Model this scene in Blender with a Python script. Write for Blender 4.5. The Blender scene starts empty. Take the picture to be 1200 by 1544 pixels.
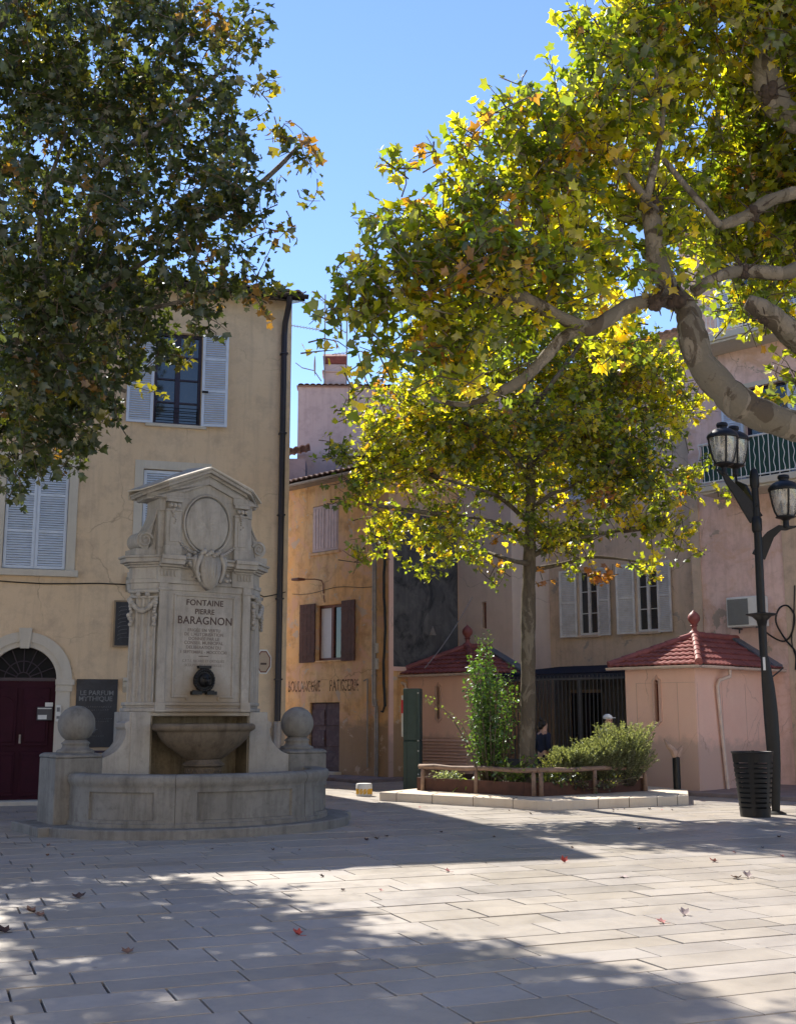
import bpy, bmesh, math, random
import numpy as np
from mathutils import Vector, Matrix
R = math.radians
sc = bpy.context.scene
COL = sc.collection

# ---------------------------------------------------------------- camera
F, CX, CY, HZ, CH = 1750.0, 600.0, 772.0, 308.0, 1.6      # focal length, centre, horizon offset (photo pixels), eye height
PITCH = math.atan(HZ / F)
cam = bpy.data.cameras.new('camera'); cam_o = bpy.data.objects.new('camera', cam); COL.objects.link(cam_o)
cam.sensor_fit = 'HORIZONTAL'; cam.sensor_width = 36.0; cam.lens = 36.0 * F / 1200.0
cam.clip_start = 0.1; cam.clip_end = 2000
cam_o.location = (0, 0, CH); cam_o.rotation_euler = (R(90) + PITCH, 0, 0)
sc.camera = cam_o

# ---------------------------------------------------------------- light
SUN_EL = R(45.4); SX, SY = -0.42, 0.907                       # horizontal direction towards the sun
w = bpy.data.worlds.new('World'); sc.world = w; w.use_nodes = True
nt = w.node_tree; nt.nodes.clear()
sky = nt.nodes.new('ShaderNodeTexSky'); sky.sky_type = 'NISHITA'; sky.sun_disc = False
sky.sun_elevation = SUN_EL; sky.sun_rotation = math.atan2(SX, SY)
sky.air_density = 1.0; sky.dust_density = 0.0; sky.ozone_density = 4.0
bg = nt.nodes.new('ShaderNodeBackground'); bg.inputs['Strength'].default_value = 0.09
wo = nt.nodes.new('ShaderNodeOutputWorld')
hs = nt.nodes.new('ShaderNodeHueSaturation'); hs.inputs['Saturation'].default_value = 1.04; hs.inputs['Hue'].default_value = .508
nt.links.new(sky.outputs[0], hs.inputs['Color']); nt.links.new(hs.outputs[0], bg.inputs[0]); nt.links.new(bg.outputs[0], wo.inputs[0])
sl = bpy.data.lights.new('sun', 'SUN'); sl.energy = 3.9; sl.angle = R(0.6); sl.color = (1.0, 0.93, 0.82)
so = bpy.data.objects.new('sun', sl); COL.objects.link(so); so.location = (-8, 16, 30)
d = Vector((-SX * math.cos(SUN_EL), -SY * math.cos(SUN_EL), -math.sin(SUN_EL)))
so.rotation_euler = d.to_track_quat('-Z', 'Y').to_euler()
sc.view_settings.view_transform = 'Standard'; sc.view_settings.look = 'None'
sc.view_settings.exposure = 1.39; sc.view_settings.gamma = 1.0
sc.render.engine = 'CYCLES'
sc.cycles.max_bounces = 8; sc.cycles.transparent_max_bounces = 8

# ---------------------------------------------------------------- survey helpers: photograph pixel -> point on a real plane
def ray(x, y):
    a, b = (x - CX) / F, -(y - CY) / F
    c, s = math.cos(PITCH), math.sin(PITCH)
    return Vector((a, c - s * b, s + c * b))
def ground(x, y, z=0.0):
    r = ray(x, y); t = (z - CH) / r.z
    return Vector((r.x * t, r.y * t, z))
def at(x, y, D):
    r = ray(x, y); t = D / r.y
    return Vector((r.x * t, D, CH + r.z * t))

# ---------------------------------------------------------------- mesh helpers
def smooth(pts, sub=6):
    P = [Vector(p) for p in pts]; out = []; n = len(P)
    for i in range(n-1):
        p0, p1, p2, p3 = P[max(i-1,0)], P[i], P[i+1], P[min(i+2,n-1)]
        for k in range(sub):
            t = k/sub; out.append(.5*((2*p1) + (-p0+p2)*t + (2*p0-5*p1+4*p2-p3)*t*t + (-p0+3*p1-3*p2+p3)*t**3))
    return out + [P[-1]]
class MB:
    def __init__(s): s.v = []; s.f = []; s.M = None
    def add(s, vs, fs, M=None):
        n = len(s.v)
        for p in vs:
            p = Vector(p)
            if M is not None: p = M @ p
            if s.M is not None: p = s.M @ p
            s.v.append(p)
        for f in fs: s.f.append(tuple(i + n for i in f))
        return s
    def box(s, x0, x1, y0, y1, z0, z1, M=None):
        return s.add([(x0,y0,z0),(x1,y0,z0),(x1,y1,z0),(x0,y1,z0),(x0,y0,z1),(x1,y0,z1),(x1,y1,z1),(x0,y1,z1)],
                     [(0,3,2,1),(4,5,6,7),(0,1,5,4),(1,2,6,5),(2,3,7,6),(3,0,4,7)], M)
    def prism(s, poly, a0, a1, axis='z', M=None):
        # poly: 2-D outline; axis z: (x,y); axis y: (x,z); axis x: (y,z)
        n = len(poly)
        def P(p, a): return (p[0],p[1],a) if axis == 'z' else ((p[0],a,p[1]) if axis == 'y' else (a,p[0],p[1]))
        vs = [P(p,a0) for p in poly] + [P(p,a1) for p in poly]
        fs = [tuple(range(n))[::-1], tuple(range(n,2*n))] + [(i,(i+1)%n,n+(i+1)%n,n+i) for i in range(n)]
        return s.add(vs, fs, M)
    def loft(s, rings, closed=True, caps=True, M=None):
        n = len(rings[0]); vs = [p for r in rings for p in r]; fs = []
        for k in range(len(rings)-1):
            for i in range(n if closed else n-1):
                j = (i+1) % n
                fs.append((k*n+i, k*n+j, (k+1)*n+j, (k+1)*n+i))
        if caps and closed: fs += [tuple(range(n))[::-1], tuple((len(rings)-1)*n+i for i in range(n))]
        return s.add(vs, fs, M)
    def lathe(s, prof, seg=24, c=(0,0,0), M=None, sx=1.0, sy=1.0):
        rings = [[(c[0]+r*sx*math.cos(2*math.pi*i/seg), c[1]+r*sy*math.sin(2*math.pi*i/seg), c[2]+z) for i in range(seg)] for r, z in prof]
        return s.loft(rings, M=M)
    def tube(s, pts, r, seg=8, M=None):
        pts = [Vector(p) for p in pts]; n = len(pts)
        if not isinstance(r, (list, tuple)): r = [r]*n
        rings = []; up = None
        for k in range(n):
            t = (pts[min(k+1,n-1)] - pts[max(k-1,0)]).normalized()
            if up is None:
                up = Vector((0,0,1)) if abs(t.z) < .9 else Vector((1,0,0))
            a = (up - t*up.dot(t)).normalized(); b = t.cross(a); up = a
            rings.append([pts[k] + (a*math.cos(2*math.pi*i/seg) + b*math.sin(2*math.pi*i/seg))*r[k] for i in range(seg)])
        return s.loft(rings, M=M)
    def ball(s, c, r, seg=12, rings=8, sc3=(1,1,1), M=None):
        prof = [(max(r*math.sin(math.pi*k/rings), 1e-4), -r*math.cos(math.pi*k/rings)) for k in range(rings+1)]
        rr = [[(c[0]+q*sc3[0]*math.cos(2*math.pi*i/seg), c[1]+q*sc3[1]*math.sin(2*math.pi*i/seg), c[2]+z*sc3[2]) for i in range(seg)] for q, z in prof]
        return s.loft(rr, M=M)
    def grid(s, fn, us, vs_, M=None):
        vs = [fn(u, v) for v in vs_ for u in us]; n = len(us)
        fs = [(j*n+i, j*n+i+1, (j+1)*n+i+1, (j+1)*n+i) for j in range(len(vs_)-1) for i in range(n-1)]
        return s.add(vs, fs, M)
    def build(s, name, m, parent=None, smooth=False, bevel=0, fix=True, seg=1, **tagkw):
        me = bpy.data.meshes.new(name)
        me.from_pydata([tuple(p) for p in s.v], [], s.f)
        if fix:
            bm = bmesh.new(); bm.from_mesh(me)
            bmesh.ops.recalc_face_normals(bm, faces=bm.faces); bm.to_mesh(me); bm.free()
        me.materials.append(m)
        if smooth:
            me.polygons.foreach_set('use_smooth', [True]*len(me.polygons))
            if smooth != 'all': me.set_sharp_from_angle(angle=R(smooth if smooth is not True else 40))
        o = bpy.data.objects.new(name, me); COL.objects.link(o)
        if parent: o.parent = parent
        if bevel:
            b = o.modifiers.new('bevel', 'BEVEL'); b.width = bevel; b.segments = seg; b.limit_method = 'ANGLE'; b.angle_limit = R(35)
        if tagkw: tag(o, **tagkw)
        return o
def tag(o, label=None, cat=None, group=None, kind=None):
    if label: o['label'] = label
    if cat: o['category'] = cat
    if group: o['group'] = group
    if kind: o['kind'] = kind
    return o
def thing(name, loc, rz, label, cat, group=None):
    o = bpy.data.objects.new(name, None); COL.objects.link(o)
    o.location = loc; o.rotation_euler = (0, 0, rz); o.empty_display_size = .2
    return tag(o, label, cat, group)
def copy_tree(o, parent=None):
    c = o.copy(); COL.objects.link(c); c.parent = parent
    for ch in [x for x in list(o.children)]: copy_tree(ch, c)
    return c
def text(s, size, name, m, parent, loc, rot=(R(90),0,0), ext=.002, align='CENTER', sx=1.0, bold=0.0, spacing=1.0):
    cu = bpy.data.curves.new(name, 'FONT'); cu.body = s; cu.size = size; cu.extrude = ext; cu.align_x = align; cu.offset = bold; cu.space_character = spacing
    t = bpy.data.objects.new(name+'_src', cu); COL.objects.link(t)
    dg = bpy.context.evaluated_depsgraph_get(); me = bpy.data.meshes.new_from_object(t.evaluated_get(dg))
    bpy.data.objects.remove(t); me.materials.clear(); me.materials.append(m)
    o = bpy.data.objects.new(name, me); COL.objects.link(o); o.parent = parent
    o.location = loc; o.rotation_euler = rot; o.scale = (sx, 1, 1)
    return o

# ---------------------------------------------------------------- materials
class NT:
    def __init__(s, name):
        s.m = bpy.data.materials.new(name); s.m.use_nodes = True; s.t = s.m.node_tree; s.t.nodes.clear()
        s.out = s.n('ShaderNodeOutputMaterial'); s.b = s.n('ShaderNodeBsdfPrincipled'); s.l(s.b.outputs[0], s.out.inputs[0])
        s.tc = s.n('ShaderNodeTexCoord')
    def n(s, t, **k):
        x = s.t.nodes.new(t)
        for a, v in k.items(): setattr(x, a, v)
        return x
    def l(s, a, b): s.t.links.new(a, b)
    def noise(s, scale, detail=6, rough=.6, vec=None, dist=0, sc3=None):
        x = s.n('ShaderNodeTexNoise'); x.inputs['Scale'].default_value = scale; x.inputs['Detail'].default_value = detail
        x.inputs['Roughness'].default_value = rough; x.inputs['Distortion'].default_value = dist
        v = vec or s.tc.outputs['Object']
        if sc3:
            mp = s.n('ShaderNodeMapping'); mp.inputs['Scale'].default_value = sc3; s.l(v, mp.inputs[0]); v = mp.outputs[0]
        s.l(v, x.inputs['Vector']); return x.outputs['Fac']
    def ramp(s, fac, stops, interp='LINEAR'):
        r = s.n('ShaderNodeValToRGB'); e = r.color_ramp.elements; r.color_ramp.interpolation = interp
        e[0].position, e[0].color = stops[0][0], c4(stops[0][1]); e[1].position, e[1].color = stops[-1][0], c4(stops[-1][1])
        for p, c in stops[1:-1]:
            q = e.new(p); q.color = c4(c)
        s.l(fac, r.inputs[0]); return r.outputs[0]
    def mix(s, fac, a, b, mode='MIX'):
        x = s.n('ShaderNodeMix', data_type='RGBA', blend_type=mode)
        for sock, v in ((x.inputs[0], fac), (x.inputs[6], a), (x.inputs[7], b)):
            if hasattr(v, 'is_linked') or hasattr(v, 'links'): s.l(v, sock)
            else: sock.default_value = v if isinstance(v, (int, float)) else c4(v)
        return x.outputs[2]
    def math(s, op, a, b=0.0):
        x = s.n('ShaderNodeMath', operation=op)
        for sock, v in ((x.inputs[0], a), (x.inputs[1], b)):
            if isinstance(v, (int, float)): sock.default_value = v
            else: s.l(v, sock)
        return x.outputs[0]
    def bump(s, h, strength=.3, dist=.01):
        x = s.n('ShaderNodeBump'); x.inputs['Strength'].default_value = strength; x.inputs['Distance'].default_value = dist
        s.l(h, x.inputs['Height']); s.l(x.outputs[0], s.b.inputs['Normal'])
    def col(s, c):
        if isinstance(c, (tuple, list)): s.b.inputs['Base Color'].default_value = c4(c)
        else: s.l(c, s.b.inputs['Base Color'])
    def set(s, **k):
        for a, v in k.items():
            sock = s.b.inputs[{'rough':'Roughness','metal':'Metallic','spec':'Specular IOR Level','alpha':'Alpha','trans':'Transmission Weight','coat':'Coat Weight','ior':'IOR'}[a]]
            if isinstance(v, (int, float)): sock.default_value = v
            else: s.l(v, sock)
        return s
def c4(c): return tuple(c)[:3] + (1.0,)
def mul(c, k): return tuple(x*k for x in c)

def plaster(name, base, stain, pale, stain_amt=.5, rust=None, bump=.35, low=None, peel=None):
    s = NT(name)
    big = s.noise(.55, 5, .62, dist=.6); mid = s.noise(2.6, 8, .7); fine = s.noise(38, 4, .6)
    streak = s.noise(1.6, 5, .65, sc3=(3.2, 3.2, .28))
    c = s.mix(s.ramp(big, [(.35,(0,0,0)),(.65,(1,1,1))]), base, pale)
    c = s.mix(s.math('MULTIPLY', s.ramp(mid, [(.48,(0,0,0)),(.72,(1,1,1))]), stain_amt), c, stain)
    c = s.mix(s.math('MULTIPLY', s.ramp(streak, [(.5,(0,0,0)),(.78,(1,1,1))]), stain_amt*.9), c, stain)
    if rust:
        rn = s.noise(1.1, 7, .7, dist=1.2)
        c = s.mix(s.ramp(rn, [(.5,(0,0,0)),(.62,(1,1,1))]), c, rust)
    if low:      # damp, grimy render near the pavement: (height, colour)
        z = s.n('ShaderNodeSeparateXYZ'); s.l(s.tc.outputs['Object'], z.inputs[0])
        zz = s.math('ADD', z.outputs[2], s.math('MULTIPLY', mid, -.9))
        f = s.ramp(zz, [(0.0,(1,1,1)),(.5,(0,0,0))])
        mr = s.n('ShaderNodeMapRange'); s.l(zz, mr.inputs[0]); mr.inputs[1].default_value = low[0]-.45; mr.inputs[2].default_value = low[0]-.2
        mr.inputs[3].default_value = .8; mr.inputs[4].default_value = 0
        c = s.mix(mr.outputs[0], c, low[1])
    if peel:     # patches where the paint has come off: (threshold, colour)
        pn = s.noise(peel[2] if len(peel) > 2 else 1.4, 9, .62, dist=.4)
        pf = s.ramp(pn, [(peel[0],(0,0,0)),(peel[0]+.015,(1,1,1))])
        c = s.mix(pf, c, peel[1])
    vo = s.n('ShaderNodeTexVoronoi', feature='DISTANCE_TO_EDGE'); vo.inputs['Scale'].default_value = .55
    wob = s.n('ShaderNodeMix', data_type='RGBA', blend_type='ADD'); wob.inputs[0].default_value = .35
    nz = s.n('ShaderNodeTexNoise'); nz.inputs['Scale'].default_value = 2.2; nz.inputs['Detail'].default_value = 8; s.l(s.tc.outputs['Object'], nz.inputs['Vector'])
    s.l(s.tc.outputs['Object'], wob.inputs[6]); s.l(nz.outputs['Color'], wob.inputs[7]); s.l(wob.outputs[2], vo.inputs['Vector'])
    ck = s.math('MULTIPLY', s.ramp(vo.outputs['Distance'], [(.0,(1,1,1)),(.006,(0,0,0))]), s.ramp(big, [(.47,(0,0,0)),(.56,(1,1,1))]))
    c = s.mix(s.math('MULTIPLY', ck, .6), c, mul(stain, .5))
    c = s.mix(s.math('MULTIPLY', fine, .28), c, mul(base, .55))
    s.col(c); s.set(rough=.92, spec=.15)
    s.bump(s.math('ADD', s.math('MULTIPLY', mid, .9), s.math('MULTIPLY', fine, .35)), bump, .03)
    return s.m
def simple(name, c, rough=.6, metal=0, var=.25, scale=6, bump=.1, spec=.4, grime=None):
    s = NT(name); n1 = s.noise(scale, 6, .65); n2 = s.noise(scale*9, 3, .6)
    cc = s.mix(s.ramp(n1, [(.3,(0,0,0)),(.7,(1,1,1))]), mul(c, 1-var), mul(c, 1+var*.5))
    if grime:
        cc = s.mix(s.math('MULTIPLY', s.ramp(s.noise(scale*.6, 8, .7, dist=.8), [(.48,(0,0,0)),(.66,(1,1,1))]), grime[1]), cc, grime[0])
    s.col(cc); s.set(rough=rough, metal=metal, spec=spec); s.bump(n2, bump, .004)
    return s.m
def stone(name, base, dark, pale, stain=None, moss=None, amt=.55):
    s = NT(name)
    a = s.noise(1.3, 8, .65, dist=.5); b = s.noise(9, 8, .7); f = s.noise(70, 4, .7)
    st = s.noise(2.2, 6, .7, sc3=(2.5, 2.5, .35))
    c = s.mix(s.ramp(a, [(.36,(0,0,0)),(.64,(1,1,1))]), base, pale)
    c = s.mix(s.math('MULTIPLY', s.ramp(st, [(.46,(0,0,0)),(.7,(1,1,1))]), amt), c, dark)
    c = s.mix(s.math('MULTIPLY', s.ramp(b, [(.5,(0,0,0)),(.75,(1,1,1))]), amt*.8), c, dark)
    if stain:    # limescale and rust run below the spout
        v = s.n('ShaderNodeSeparateXYZ'); s.l(s.tc.outputs['Object'], v.inputs[0])
        gx = s.math('ABSOLUTE', v.outputs[0]); gz = s.math('ABSOLUTE', s.math('SUBTRACT', v.outputs[2], 1.75))
        dd = s.math('ADD', s.math('MULTIPLY', gx, 1.0), s.math('MULTIPLY', gz, 1.15))
        dd = s.math('ADD', dd, s.math('MULTIPLY', s.math('SUBTRACT', a, .5), .9))
        mr = s.n('ShaderNodeMapRange'); s.l(dd, mr.inputs[0]); mr.inputs[1].default_value = .35; mr.inputs[2].default_value = .95
        mr.inputs[3].default_value = .85; mr.inputs[4].default_value = 0
        c = s.mix(mr.outputs[0], c, stain)
    s.col(c); s.set(rough=.85, spec=.25)
    s.bump(s.math('ADD', s.math('MULTIPLY', b, .7), s.math('MULTIPLY', f, .4)), .35, .012)
    return s.m

M = {}
M['house_ochre'] = plaster('ochre_plaster', (.64,.48,.315), (.43,.33,.24), (.68,.53,.365), .85, low=(1.2,(.36,.29,.23)))
M['orange'] = plaster('weathered_orange_plaster', (.86,.475,.19), (.45,.24,.115), (.78,.55,.32), 1.0, rust=(.74,.45,.30), bump=.6, low=(1.3,(.33,.25,.18)), peel=(.60,(.60,.47,.36),2.2))
M['pale_cream'] = plaster('bounce_cream_plaster', (.72,.60,.45), (.6,.5,.38), (.76,.66,.52), .2)  # plaster of the added houses behind the viewer, bounces warm fill
M['mauve'] = plaster('mauve_plaster', (.50,.385,.365), (.34,.265,.26), (.56,.44,.42), .8)
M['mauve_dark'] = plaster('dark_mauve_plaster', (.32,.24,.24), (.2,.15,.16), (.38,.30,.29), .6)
M['pale_wall'] = plaster('pale_rose_plaster', (.66,.51,.43), (.48,.38,.32), (.70,.57,.48), .4)
M['dark_patch'] = plaster('dark_cement_render', (.12,.115,.115), (.20,.185,.175), (.085,.082,.082), .8, rust=(.045,.044,.048))
M['grey_ochre'] = plaster('grey_ochre_plaster', (.60,.455,.34), (.36,.285,.22), (.66,.50,.385), .8, rust=(.53,.42,.325), peel=(.61,(.36,.32,.28),1.8))
M['pink'] = plaster('peeling_pink_plaster', (.74,.51,.45), (.48,.33,.27), (.80,.60,.54), .9, rust=(.64,.42,.32), peel=(.595,(.40,.33,.27),1.1))
M['pavilion'] = plaster('salmon_render', (.86,.55,.44), (.68,.43,.35), (.87,.60,.49), .22, bump=.12, low=(.95,(.52,.38,.32)))
M['pavilion_trim'] = simple('salmon_paint', (.60,.40,.33), .8, var=.1)
M['stone_f'] = stone('fountain_limestone', (.32,.302,.272), (.165,.155,.14), (.385,.367,.335), stain=(.225,.175,.12))
M['stone_basin'] = stone('basin_limestone', (.19,.184,.17), (.095,.09,.082), (.24,.234,.216), amt=.75)
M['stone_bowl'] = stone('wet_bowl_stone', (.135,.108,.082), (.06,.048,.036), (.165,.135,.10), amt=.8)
M['stone_niche'] = stone('brown_niche_stone', (.21,.18,.13), (.07,.06,.045), (.26,.22,.16), amt=.9)  # darker brown stone lining the recess behind the bowl
M['stone_trim'] = stone('cream_window_stone', (.50,.46,.39), (.38,.34,.28), (.54,.50,.43), amt=.35)
M['kerb'] = stone('planter_kerb_stone', (.62,.52,.40), (.46,.37,.28), (.66,.57,.45), amt=.3)
M['white_paint'] = simple('pale_blue_white_paint', (.54,.61,.72), .55, var=.08, grime=((.4,.4,.4),.25))
M['white_old'] = simple('old_white_paint', (.60,.58,.56), .6, var=.12, grime=((.36,.33,.3),.5))
M['pale_pink_paint'] = simple('pale_pink_paint', (.62,.47,.44), .7, var=.12, grime=((.36,.28,.25),.4))
M['brown_paint'] = simple('brown_shutter_paint', (.115,.05,.034), .75, var=.3, grime=((.14,.08,.06),.5))
M['red_brown'] = simple('red_brown_wood', (.17,.055,.035), .5, var=.25)
M['maroon'] = simple('maroon_door_paint', (.034,.005,.014), .6, var=.2, spec=.15)
M['old_maroon'] = simple('weathered_maroon_paint', (.10,.052,.058), .7, var=.25, grime=((.2,.14,.13),.5))
M['black_metal'] = simple('black_painted_iron', (.009,.009,.010), .45, .0, var=.3, scale=12, spec=.3)
M['navy_frame'] = simple('dark_plum_window_paint', (.022,.014,.034), .4, var=.2)
M['gutter_dark'] = simple('dark_bronze_pipe', (.024,.020,.026), .4, .3, var=.3)
M['zinc'] = simple('grey_zinc_pipe', (.30,.27,.25), .5, .35, var=.25, grime=((.2,.15,.12),.6))
M['cream_pipe'] = simple('cream_painted_pipe', (.62,.50,.43), .5, var=.15, grime=((.4,.3,.25),.4))
M['tile_clay'] = simple('clay_roof_tile', (.33,.20,.15), .85, var=.45, scale=3.5, bump=.5, grime=((.16,.13,.12),.7))
M['tile_red'] = simple('dark_red_roof_tile', (.27,.083,.075), .55, var=.35, scale=4, bump=.4, grime=((.13,.04,.045),.5))
M['lead'] = simple('lead_flashing', (.16,.19,.24), .5, .4, var=.3)
M['brick_cap'] = simple('red_brick_chimney_cap', (.22,.06,.045), .85, var=.4)
M['corten'] = simple('rusted_steel_edging', (.085,.038,.026), .85, var=.4, scale=5, bump=.4)
M['wood_rail'] = simple('weathered_chestnut_rail', (.25,.165,.12), .75, var=.35, scale=8, bump=.5)
M['soil'] = simple('dark_garden_soil', (.07,.045,.03), .95, var=.5, scale=14, bump=1.0)
M['green_metal'] = simple('dark_green_enamel', (.045,.075,.068), .45, .1, var=.2)
M['red_sign'] = simple('red_poster', (.5,.03,.04), .5, var=.05)
M['white_plain'] = simple('white_plastic', (.62,.62,.60), .5, var=.08, grime=((.45,.43,.4),.3))
M['yellow'] = simple('yellow_band', (.65,.36,.03), .5, var=.1)
M['ac_grille'] = simple('grey_fan_grille', (.17,.18,.185), .6, var=.1)
M['slate'] = simple('slate_chalkboard', (.022,.026,.036), .45, var=.4, scale=3, grime=((.05,.055,.07),.7))
M['chalk'] = simple('chalk', (.20,.21,.22), .95, var=.6, scale=14)
M['gold_frame'] = simple('thin_tan_frame', (.25,.18,.11), .6)
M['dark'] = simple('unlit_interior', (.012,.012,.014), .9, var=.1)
M['letters'] = simple('incised_dark_lettering', (.085,.06,.055), .9)
M['letters_pale'] = simple('worn_incised_lettering', (.185,.155,.14), .9)
M['blue_tarp'] = simple('faded_blue_awning_metal', (.012,.016,.035), .6, var=.3)
M['passage_shade'] = simple('shaded_passage_wall', (.20,.185,.175), .9, var=.2, scale=3)  # wall grey with the passage's shade mixed into the colour
M['gate_grey'] = simple('grey_painted_gate', (.075,.075,.085), .55, .2, var=.2)
M['asphalt'] = simple('old_pink_grey_pavement', (.24,.19,.18), .85, var=.25, scale=2, bump=.4)
M['skin'] = simple('skin', (.52,.30,.22), .6, var=.08)
M['hair'] = simple('dark_brown_hair', (.018,.012,.010), .5, var=.3, scale=30)
M['navy_cloth'] = simple('navy_cloth', (.018,.022,.05), .9)
M['grey_cloth'] = simple('pale_grey_cloth', (.38,.36,.36), .9)
M['white_cloth'] = simple('white_cap_cloth', (.7,.7,.72), .9, var=.05)
M['paper_bag'] = simple('crumpled_tan_paper', (.36,.25,.20), .9, var=.3)
M['green_panel'] = simple('dark_green_balcony_sheet', (.012,.055,.045), .6, var=.3, scale=3)
def glass_mat(name, c=(.02,.025,.03), rough=.04):
    s = NT(name); s.col(c); s.set(rough=rough, spec=.9, ior=1.5); s.bump(s.noise(1.5, 2, .5), .03, .02); return s.m
M['glass'] = glass_mat('window_glass')
def lamp_glass():
    s = NT('clear_lantern_glass'); n = s.noise(9, 5, .6)
    g = s.n('ShaderNodeBsdfGlossy'); g.inputs['Roughness'].default_value = .08
    tr = s.n('ShaderNodeBsdfTransparent'); tr.inputs[0].default_value = (.78,.76,.68,1)
    df = s.n('ShaderNodeBsdfDiffuse'); df.inputs[0].default_value = (.55,.54,.5,1)
    m1 = s.n('ShaderNodeMixShader'); m1.inputs[0].default_value = .18; s.l(tr.outputs[0], m1.inputs[1]); s.l(g.outputs[0], m1.inputs[2])
    m2 = s.n('ShaderNodeMixShader'); s.l(s.math('MULTIPLY', n, .65), m2.inputs[0]); s.l(m1.outputs[0], m2.inputs[1]); s.l(df.outputs[0], m2.inputs[2])
    s.l(m2.outputs[0], s.out.inputs[0]); return s.m
M['lamp_glass'] = lamp_glass()
def water_mat():
    s = NT('still_fountain_water'); s.col((.03,.035,.03)); s.set(rough=.05, spec=.8); s.bump(s.noise(6, 3, .5), .08, .01); return s.m
M['water'] = water_mat()
def worn_letters():
    s = NT('faded_painted_lettering'); s.col((.13,.06,.045)); s.set(rough=.95, spec=.1)
    n = s.noise(4.5, 9, .75); f = s.ramp(n, [(.47,(1,1,1)),(.56,(0,0,0))]); s.set(alpha=s.math('MULTIPLY', f, .42)); return s.m
M['worn_letters'] = worn_letters()
def leaf_mat(name, transl=.55, tboost=(1.9,1.75,.55)):
    s = NT(name); s.t.nodes.remove(s.b)
    at_ = s.n('ShaderNodeAttribute'); at_.attribute_name = 'leaf_tint'
    df = s.n('ShaderNodeBsdfDiffuse'); tl = s.n('ShaderNodeBsdfTranslucent'); gl = s.n('ShaderNodeBsdfGlossy')
    gl.inputs['Roughness'].default_value = .38; gl.inputs[0].default_value = (.75,.8,.85,1)
    s.l(at_.outputs['Color'], df.inputs[0])
    s.l(s.mix(1.0, at_.outputs['Color'], tboost, 'MULTIPLY'), tl.inputs[0])
    m1 = s.n('ShaderNodeMixShader'); m1.inputs[0].default_value = transl; s.l(df.outputs[0], m1.inputs[1]); s.l(tl.outputs[0], m1.inputs[2])
    m2 = s.n('ShaderNodeMixShader'); m2.inputs[0].default_value = .06; s.l(m1.outputs[0], m2.inputs[1]); s.l(gl.outputs[0], m2.inputs[2])
    s.l(m2.outputs[0], s.out.inputs[0]); return s.m
M['leaf'] = leaf_mat('plane_leaf', .72, (3.2,3.1,.6))
M['leaf_shaded'] = leaf_mat('shaded_plane_leaf', .42, (2.4,2.2,.6))  # shaded copy of the plane leaf: dimmer glow for the left crown
M['shrub_leaf'] = leaf_mat('shrub_leaf', .45, (1.6,1.6,.6))
def bark(name, a, b, c, dark):
    s = NT(name); n = s.noise(2.1, 6, .6, dist=1.4, sc3=(1,1,.55)); n2 = s.noise(3.7, 6, .6, dist=1.2, sc3=(1,1,.5)); f = s.noise(40, 5, .7)
    x = s.mix(s.ramp(n, [(.47,(0,0,0)),(.50,(1,1,1))]), a, b)
    x = s.mix(s.ramp(n2, [(.54,(0,0,0)),(.57,(1,1,1))]), x, c)
    x = s.mix(s.math('MULTIPLY', f, .45), x, dark)
    s.col(x); s.set(rough=.9, spec=.2); s.bump(s.math('ADD', s.math('ADD', s.math('MULTIPLY', s.ramp(n, [(.46,(0,0,0)),(.49,(1,1,1))]), .5), n2), s.math('MULTIPLY', f, .5)), .8, .03); return s.m
M['bark'] = bark('mottled_plane_bark', (.225,.20,.16), (.155,.14,.11), (.085,.07,.052), (.06,.05,.04))
M['bark_dark'] = bark('young_plane_bark', (.15,.122,.088), (.105,.085,.062), (.20,.17,.125), (.05,.04,.03))
M['knot'] = simple('dark_knotted_bark', (.055,.040,.032), .95, var=.5, scale=9, bump=1.0)
def paving_mat():
    s = NT('pale_limestone_slab')
    at_ = s.n('ShaderNodeAttribute'); at_.attribute_name = 'slab_tint'
    a = s.noise(1.1, 7, .65, dist=.6); b = s.noise(7, 8, .7); f = s.noise(60, 4, .7)
    c = s.mix(s.ramp(a, [(.36,(0,0,0)),(.66,(1,1,1))]), (.90,.90,.90), (1.06,1.05,1.03))
    c = s.mix(1.0, at_.outputs['Color'], c, 'MULTIPLY')
    c = s.mix(s.math('MULTIPLY', s.ramp(b, [(.5,(0,0,0)),(.72,(1,1,1))]), .28), c, (.25,.225,.20))
    c = s.mix(s.math('MULTIPLY', s.ramp(f, [(.55,(0,0,0)),(.7,(1,1,1))]), .15), c, (.16,.14,.13))
    st = s.noise(.45, 8, .72, dist=.8); c = s.mix(s.math('MULTIPLY', s.ramp(st, [(.5,(0,0,0)),(.62,(1,1,1))]), .22), c, (.22,.19,.165))
    vo = s.n('ShaderNodeTexVoronoi'); vo.inputs['Scale'].default_value = 2.6; s.l(s.tc.outputs['Object'], vo.inputs['Vector'])
    c = s.mix(s.math('MULTIPLY', s.ramp(vo.outputs['Distance'], [(.035,(1,1,1)),(.055,(0,0,0))]), .55), c, (.07,.06,.055))
    s.col(c); s.set(spec=.32)
    s.l(s.ramp(s.math('ADD', s.math('MULTIPLY', a, .5), s.math('MULTIPLY', b, .5)), [(.35,(.30,)*3),(.65,(.55,)*3)]), s.b.inputs['Roughness'])
    s.bump(s.math('ADD', s.math('MULTIPLY', b, .8), s.math('MULTIPLY', f, .3)), .22, .008); return s.m
M['paving'] = paving_mat()
M['far_stone'] = stone('worn_square_stone', (.50,.465,.42), (.36,.33,.30), (.54,.51,.46), amt=.4)
M['mortar'] = simple('dark_joint_mortar', (.075,.062,.055), .95, var=.6, scale=1.5, grime=((.30,.26,.23),.8))

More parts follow.
